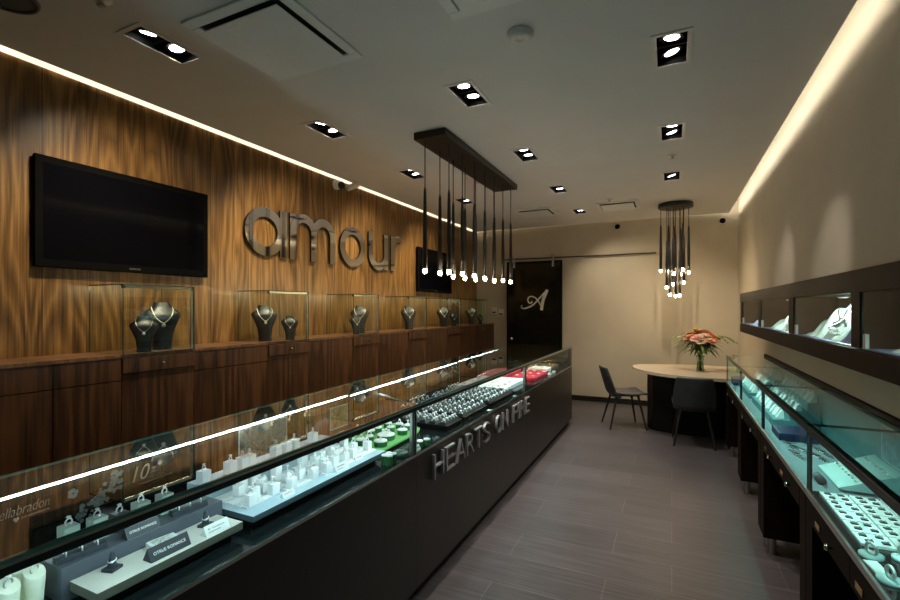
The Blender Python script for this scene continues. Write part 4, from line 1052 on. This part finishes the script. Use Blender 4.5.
# ------------------------------------------------------------------ the wall-hung display cabinet
WX = .65; W0, W1 = .08, 5.75
t = thing('wall_display_cabinet', 'long dark brown wall-hung display cabinet with glazed bays above the right showcases', 'display cabinet', (.77, 3, 1.30))
xb = XR - .001
MB().box(WX, xb, W0, W1, 1.612, 1.70).build('top_fascia', M['lam2'], t, bevel=.001)
MB().box(WX, xb, W0, W1, 1.303, 1.388).build('bottom_fascia', M['lam2'], t, bevel=.001)
MB().box(xb - .012, xb, W0, W1, 1.388, 1.612).build('back_panel', M['lamdk'], t)
MB().box(WX + .02, xb - .012, W0 + .01, W1 - .01, 1.3885, 1.3945).build('shelf_pad', M['bluesat'], t)
ST_ = [(5.62, 5.75), (4.52, 4.635), (3.385, 3.51), (2.30, 2.395), (1.17, 1.275), (.08, .19)]
for a, b in ST_: MB().box(WX + .004, xb - .012, a, b, 1.3950, 1.6115).build('upright', M['lam2'], t)
BAYS = []
for q in range(5):
    y0, y1 = ST_[q + 1][1], ST_[q][0]
    MB().box(WX + .010, WX + .015, y0 + .001, y1 - .001, 1.395, 1.6105, 0, ms=[1, 1, 1, 1, 0, 0]).build('glass_door', [M['glass_f'], M['gedge_d']], t)
    MB().box(WX + .003, WX + .018, y1 - .055, y1 - .035, 1.396, 1.452).build('lock', M['steel'], t, bevel=.002, label='small upright steel lock')
    h = MB().lathe([(.0001, 1.6118), (.026, 1.6118), (.026, 1.602), (.020, 1.600), (.0001, 1.600)], 16, 0, Matrix.Translation((.76, (y0 + y1) / 2, 0))).build('puck_light', M['alu'], t)
    MB().lathe([(.0001, 1.5995), (.018, 1.5995)], 16, 0, Matrix.Translation((.76, (y0 + y1) / 2, 0))).build('lens', M['led_p'], h)
    BAYS.append((y0, y1))
def drape(y0, y1, h0, h1, m, label, seed):
    r = random.Random(seed); ph = [r.uniform(0, 6) for _ in range(6)]
    t = thing('draped_satin', label, 'draped cloth', (.76, (y0 + y1) / 2, 1.3945))
    def fn(u, v):
        y = y0 + (y1 - y0) * u; hh = h1 + (h0 - h1) * u
        e = math.sin(PI * min(1, max(0, u * 1.0))) ** .35
        prof = math.sin(PI * min(1, v * .62 + .0)) if v < .95 else math.sin(PI * .62 * .95)
        f = .034 * math.sin(u * 22 + ph[0] + 3 * v) + .016 * math.sin(u * 41 + ph[1] - 5 * v) + .006 * math.sin(9 * v + ph[2] + u * 11)
        z = 1.3955 + max(0, hh * prof * e + f * prof * e)
        return (.70 + .155 * v + .012 * math.sin(u * 30 + ph[3]) * (1 - v) * e, y, z)
    MB().grid(fn, 60, 16).build('cloth', M[m], t, solid=.0)
    mb = MB()
    for q in range(3):
        pts = []
        for k in range(17):
            u = .12 + .05 * q + .28 * k / 16; s = math.sin(PI * k / 16); v = .12 + .15 * q + .1 * (1 - s)
            p = fn(u, v); pts.append((p[0] - .004, p[1], p[2] + .006))
        mb.tube(pts, .003, 6)
    tag(mb.build('necklace', M['silver'], None, (.76, (y0 + y1) / 2, 1.40)), 'silver strands over the ' + label.replace(' of the wall cabinet', '').replace('pale ', ''), 'necklace')
drape(2.72, 3.34, .085, .185, 'jade', 'pale jade satin drape in the third bay of the wall cabinet', 4)
drape(2.46, 2.70, .17, .17, 'bluesat', 'blue satin fold at the near end of the third bay of the wall cabinet', 6)
drape(3.66, 4.44, .06, .175, 'jade', 'pale jade satin drape in the second bay of the wall cabinet', 8)
drape(4.95, 5.30, .06, .07, 'bluesat', 'small blue satin drape in the far bay of the wall cabinet', 9)
drape(1.50, 2.16, .11, .14, 'jade', 'pale jade satin drape in the nearest visible bay of the wall cabinet', 10)

# ================================================================== table, chairs, flowers
t = thing('table', 'cream half-oval stone-topped table on a dark pedestal at the back right', 'table', (.3, 6.62, 0))
poly = []
for k in range(41):
    a = math.radians(180 + 118 * k / 40); poly.append((.42 + .90 * math.cos(a), 6.80 + .89 * math.sin(a)))
poly += [(.875, poly[-1][1] + .03), (.875, 7.20)]
for k in range(1, 13):
    a = math.radians(80 + 100 * k / 12); poly.append((.42 + .90 * math.cos(a), 6.80 + .40 * math.sin(a)))
poly.pop()
MB().prism(poly, .735, .770, 0).build('tabletop', M['tabletop'], t, bevel=.005)
mb = MB(); mb.prism([(-.29, 6.62), (-.22, 6.45), (.0, 6.36), (.55, 6.36), (.55, 7.0), (.0, 7.0), (-.22, 6.9)], .0, .7345, 0); mb.build('pedestal', M['lamdk'], t)
MB().box(.56, .62, 5.93, 7.1, .0, .7345).build('side_panel', M['lam2'], t, bevel=.002)

def chair(x, y, rz, label):
    t = thing('side_chair', label, 'chair', (x, y, 0), rz, 'slate leather chairs at the table')
    def seat(u, v):
        a = (u - .5) * 2; w = .235 - .02 * (1 - v) ; z = .455 + .020 * a * a - .020 * math.sin(PI * v) + (.020 * max(0, v - .85) * -4)
        return (a * w, -.19 + .43 * v, z)
    MB().grid(seat, 14, 14).build('seat', M['chair2'], t, world=False, solid=.030, sub=1)
    def back(u, v):
        a = (u - .5) * 2; w = .215 - .035 * v + .015 * math.sin(PI * v); 
        yy = -.185 - .115 * v + .045 * a * a * (1 - .35 * v); zz = .385 + .400 * v + .02 * (1 - v) * a * a
        if v < .15: yy += (.15 - v) * .35
        return (a * w, yy, zz)
    MB().grid(back, 14, 14).build('backrest', M['chair'], t, world=False, solid=.028, sub=1)
    for s in (-1, 1):
        MB().tube([(s * .13, -.13, .425), (s * .205, -.235, 0)], [.017, .011], 10).build('leg', M['legm'], t, world=False)
        MB().tube([(s * .14, .13, .430), (s * .215, .215, 0)], [.017, .011], 10).build('leg', M['legm'], t, world=False)
    MB().box(-.16, .16, -.15, .15, .418, .432).build('seat_frame', M['blackm'], t, world=False, bevel=.003)
    return t
chair(.225, 6.03, 0, 'slate leather chair seen from behind, tucked at the front of the cream table')
chair(-.565, 6.50, -PI / 2 + .38, 'slate leather chair at the left end of the cream table, turned sideways')

VX, VY, VZ = .315, 6.48, .7705
t = thing('glass_vase', 'clear glass vase holding flowers on the cream table', 'vase', (VX, VY, VZ))
MB().lathe([(.0001, 0), (.044, 0), (.046, .01), (.040, .07), (.036, .12), (.044, .18), (.052, .20), (.049, .20), (.041, .18), (.033, .12), (.037, .07), (.042, .012), (.0001, .010)], 28, 0, Matrix.Translation((VX, VY, VZ))).build('vase_body', M['vaseg'], t)
MB().lathe([(.0001, .011), (.0395, .0125), (.036, .07), (.032, .115), (.0001, .115)], 24, 0, Matrix.Translation((VX, VY, VZ))).build('water', clear_glass('water', (.72, .78, .66), .6, 1.33), t)
fl = thing('flower_bouquet', 'coral and pink flowers with trailing green leaves in the glass vase', 'bouquet', (VX, VY, VZ + .012))
rf = random.Random(5)
def blossom(c, r, m, T0):
    mb = MB()
    for layer, (np_, tilt, sc) in enumerate([(4, .15, .55), (5, .45, .72), (6, .75, .88), (7, 1.1, 1.0)]):
        for q in range(np_):
            a = 2 * PI * q / np_ + layer * .5 + rf.uniform(-.15, .15); L_ = r * sc * rf.uniform(.9, 1.1)
            def fn(u, v, a=a, L_=L_, tilt=tilt):
                w = L_ * .62 * math.sin(PI * (.12 + .80 * v)) ** .8; x = (u - .5) * 2 * w
                th = tilt * (.35 + .75 * v); rr = L_ * v * math.sin(th) + .004; zz = L_ * v * math.cos(th) * 1.0 - (x * x) / L_ * -.35
                return (rr * math.cos(a) - x * math.sin(a), rr * math.sin(a) + x * math.cos(a), zz)
            mb.grid(fn, 3, 4, 0, T0)
    return mb.build('blossom', m, fl)
heads = [(-.10, -.05, .40, .075, 'coral'), (-.03, -.10, .395, .080, 'pink'), (.05, -.07, .41, .078, 'peach'), (.12, -.03, .41, .078, 'coral'), (-.02, .0, .455, .075, 'coral'), (.06, .04, .45, .072, 'pink'),
         (-.08, .06, .43, .07, 'peach'), (.0, -.13, .36, .065, 'peach'), (-.135, .01, .38, .06, 'coral'), (.14, .06, .40, .065, 'pink'), (.09, -.12, .365, .06, 'coral'), (-.04, -.03, .48, .045, 'yellow')]
mbst = MB()
for dx, dy, dz, r, m in [(a * 1.08, b * 1.08, c, r * 1.14, m) for a, b, c, r, m in heads]:
    ax = Vector((dx, dy, .25)).normalized(); T0 = Matrix.Translation((VX + dx, VY + dy, VZ + .045 + dz - r * .6)) @ ax.to_track_quat('Z', 'Y').to_matrix().to_4x4()
    blossom((dx, dy, dz), r, M[m], T0)
    mbst.tube([(VX - dx * .12, VY - dy * .12, VZ + .014), (VX + dx * .10, VY + dy * .10, VZ + .19), (VX + dx * .6, VY + dy * .6, VZ + .32), (VX + dx, VY + dy, VZ + .045 + dz - r * .55)], .0032, 6)
mbst.build('stems', M['stem'], fl)
def leafmesh(mb, base, tip, w):
    b = Vector(base); d = Vector(tip) - b; s = d.cross(Vector((0, 0, 1))).normalized()
    def fn(u, v):
        p = b + d * v + Vector((0, 0, .25 * d.length * math.sin(PI * v) * .5 - .12 * d.length * v * v)); x = (u - .5) * 2 * w * math.sin(PI * min(.98, v * .95 + .03)) ** .8
        return tuple(p + s * x + Vector((0, 0, abs(u - .5) * w * .5)))
    mb.grid(fn, 2, 6)
for nm, m, cnt_, rad in (('leaves', 'leaf', 70, .19), ('fern_sprays', 'leaf2', 36, .27)):
    mb = MB()
    for q in range(cnt_):
        a = rf.uniform(0, 2 * PI); r0 = rf.uniform(.02, .08); r1 = r0 + rf.uniform(.07, rad); z0 = VZ + rf.uniform(.27, .40)
        leafmesh(mb, (VX + r0 * math.cos(a), VY + r0 * math.sin(a), z0), (VX + r1 * math.cos(a), VY + r1 * math.sin(a), z0 + rf.uniform(-.08, .05)), rf.uniform(.012, .024))
    if nm == 'fern_sprays':
        for a0, ln in ((PI, .30), (PI + .3, .26), (-.15, .31), (-.4, .24), (.2, .30)):
            pts = [Vector((VX + .05 * math.cos(a0) + ln * f * math.cos(a0), VY + ln * f * math.sin(a0), VZ + .37 + .10 * math.sin(PI * f * .7) - .08 * f * f)) for f in [k / 10 for k in range(11)]]
            mb.tube(pts, .002, 5)
            for k in range(2, 11):
                for s in (-1, 1):
                    p = pts[k]; leafmesh(mb, p, p + Vector((math.cos(a0 + s * .9), math.sin(a0 + s * .9), -.25)) * .05, .010)
    o = mb.build(nm, M[m], fl); o['kind'] = 'stuff'

# ================================================================== sliding door on the back wall
t = thing('sliding_door', 'dark glass sliding door with a white script letter on the back wall', 'door', (-2.17, YB, 0))
y1 = YB - .045
MB().box(-2.662, -1.684, y1, y1 + .028, .012, 2.36).build('door_panel', M['doorg'], t, bevel=.002)
f = MB()
for a in ((-2.664, -2.640, .012, 2.362), (-1.706, -1.682, .012, 2.362)): f.box(a[0], a[1], y1 - .003, y1 + .030, a[2], a[3])
f.box(-2.664, -1.682, y1 - .003, y1 + .030, 2.330, 2.364); f.box(-2.664, -1.682, y1 - .003, y1 + .030, .010, .05)
f.build('door_frame', M['black'], t)
for x in (-2.525, -1.835):
    h = MB().box(x - .018, x + .018, y1 - .012, y1 - .003, 2.26, 2.47).build('hanger', M['steel'], t, bevel=.002)
    MB().lathe([(.0001, 0), (.030, 0), (.030, .018), (.0001, .018)], 20, 0, Matrix.Translation((x, y1 - .012, 2.445)) @ Matrix.Rotation(PI / 2, 4, 'X')).build('roller', M['steel'], h)
MB().lathe([(.0001, 0), (.030, 0), (.030, .02), (.0001, .02)], 20, 0, Matrix.Translation((-2.58, y1, 1.0)) @ Matrix.Rotation(PI / 2, 4, 'X')).build('lock', M['chrome'], t, label='round chrome lock')
# script capital A
mb = MB(); T = frame((-2.31, y1 - .0005, 1.44), (1, 0, 0), (0, 0, 1)) 
S_ = lambda pts: [((x - 0) / 30 * .53, (30 - y) / 30 * .62 * .82 - .0) for x, y in pts]
def bez(P, n=10):
    out = []
    for i in range(len(P) - 1):
        p0, p1, p2, p3 = P[max(i - 1, 0)], P[i], P[i + 1], P[min(i + 2, len(P) - 1)]
        for k in range(n):
            u = k / n
            out.append(tuple(.5 * (2 * p1[c] + (p2[c] - p0[c]) * u + (2 * p0[c] - 5 * p1[c] + 4 * p2[c] - p3[c]) * u * u + (3 * p1[c] - p0[c] - 3 * p2[c] + p3[c]) * u ** 3) for c in (0, 1)))
    return out + [P[-1]]
A1 = bez(S_([(-4.0, 20.5), (-4.6, 23), (-2.0, 24.0), (2, 23), (6.5, 20.8), (10.5, 17), (15, 12), (21.2, 5.2)])); A2 = bez(S_([(21.4, 5.0), (19, 11), (17, 17), (15.6, 25.8)]))
A3 = bez(S_([(6.2, 16.3), (5.6, 18.2), (3.4, 18.3), (2.0, 15.8), (2.8, 12.6), (6, 11.6), (9.6, 13.2), (12.2, 16), (13.8, 18.8), (14.8, 21)]))
add_stroke(mb, A1, [.016 + .010 * min(1, k / 30) for k in range(len(A1))], .0022, T, 0, 0)
add_stroke(mb, A2, [.052] * len(A2), .0030, T, 0, 0); add_stroke(mb, A3, [.020] * len(A3), .0026, T, 0, 0)
mb.build('script_letter', M['ink'], t, label='white script capital A')
t = thing('sliding_door_rail', 'thin steel rail for the sliding door along the back wall', 'rail', (-1.5, YB, 2.405))
MB().tube([(-2.70, y1 + .005, 2.412), (-.22, y1 + .005, 2.412)], .011, 10).build('bar', M['bronze'], t)
for x in (-2.2, -1.45, -.85, -.45): MB().tube([(x, YB - .001, 2.412), (x, y1 + .012, 2.412)], .011, 8).build('standoff', M['bronze'], t)
for x, z, w in ((-2.915, 1.50, 'left'), (-2.785, 1.47, 'right')):
    t = thing('intercom_panel', '%s small white panel on the wall between the ledge and the dark door' % w, 'wall panel', (x, YB, z))
    MB().box(x - .045, x + .045, YB - .018, YB - .0005, z - .06, z + .06).build('plate', M['offw'], t, bevel=.003)
    MB().box(x - .035, x + .035, YB - .020, YB - .0182, z - .045, z - .015).build('buttons', M['blackm'], t)

# ================================================================== lamps
def spot(x, y, z, tx, ty, tz, power, ang, col=(1., .86, .70), blend=.6, size=.03):
    l = bpy.data.lights.new('downlight_beam', 'SPOT'); l.energy = power; l.spot_size = math.radians(ang); l.spot_blend = blend; l.color = col; l.shadow_soft_size = size
    o = bpy.data.objects.new('downlight_beam', l); COL.objects.link(o); o.location = (x, y, z)
    o.rotation_euler = (Vector((tx, ty, tz)) - Vector((x, y, z))).to_track_quat('-Z', 'Y').to_euler()
    return o
WARM, NEUT = (1., .85, .62), (1., .91, .82)
for x, y in DL:
    for s in (-1, 1):
        yy = y + s * .078; z = ZC - .004
        if x < -2:
            if s < 0: spot(x, yy, z, -3.25, yy + .1, 1.35, 70, 80, WARM, 1.)
            else: spot(x, yy, z, -3.25, yy + .25, 1.9, 38, 90, WARM, 1.)
        elif x < -.5:
            if y > 6 and s > 0: spot(x, yy, z, -.5, 7.98, 1.2, 45, 90, WARM, 1.)
            else: spot(x, yy, z, x + (.25 if s > 0 else -.35), yy, 0, 46, 80, NEUT, .8)
        else:
            if s > 0 and y > 5: spot(x, yy, z, .25, 7.4, .9, 75, 70, WARM, .9)
            elif s > 0: spot(x, yy, z, .86, yy + .75, 1.70, 26, 32, NEUT, .8)
            else: spot(x, yy, z, x - .15, yy, 0, 44, 80, NEUT, .8)
for y0, y1 in BAYS:
    spot(.76, (y0 + y1) / 2, 1.597, .74, (y0 + y1) / 2, 1.39, 4.5, 165, (.80, 1., .95), .4, .004)
W = bpy.data.worlds.new('World'); S.world = W; W.use_nodes = True
W.node_tree.nodes['Background'].inputs[0].default_value = (.5, .5, .55, 1); W.node_tree.nodes['Background'].inputs[1].default_value = .0

cam = bpy.data.cameras.new('Camera'); co = bpy.data.objects.new('Camera', cam); COL.objects.link(co)
co.location = (0, 0, 1.55); co.rotation_euler = (PI / 2, 0, math.radians(25.5))
cam.sensor_width = 36; cam.lens = 36 * 465 / 900; cam.shift_y = 8 / 900; cam.clip_start = .02
S.camera = co
S.view_settings.view_transform = 'Standard'; S.view_settings.look = 'None'; S.view_settings.exposure = .45; S.view_settings.gamma = 1; S.view_settings.use_curve_mapping = False
C_ = S.cycles
C_.use_denoising = True; C_.max_bounces = 8; C_.diffuse_bounces = 4; C_.glossy_bounces = 5; C_.transparent_max_bounces = 32; C_.transmission_bounces = 4
C_.sample_clamp_indirect = 6.0; C_.caustics_reflective = False; C_.caustics_refractive = False
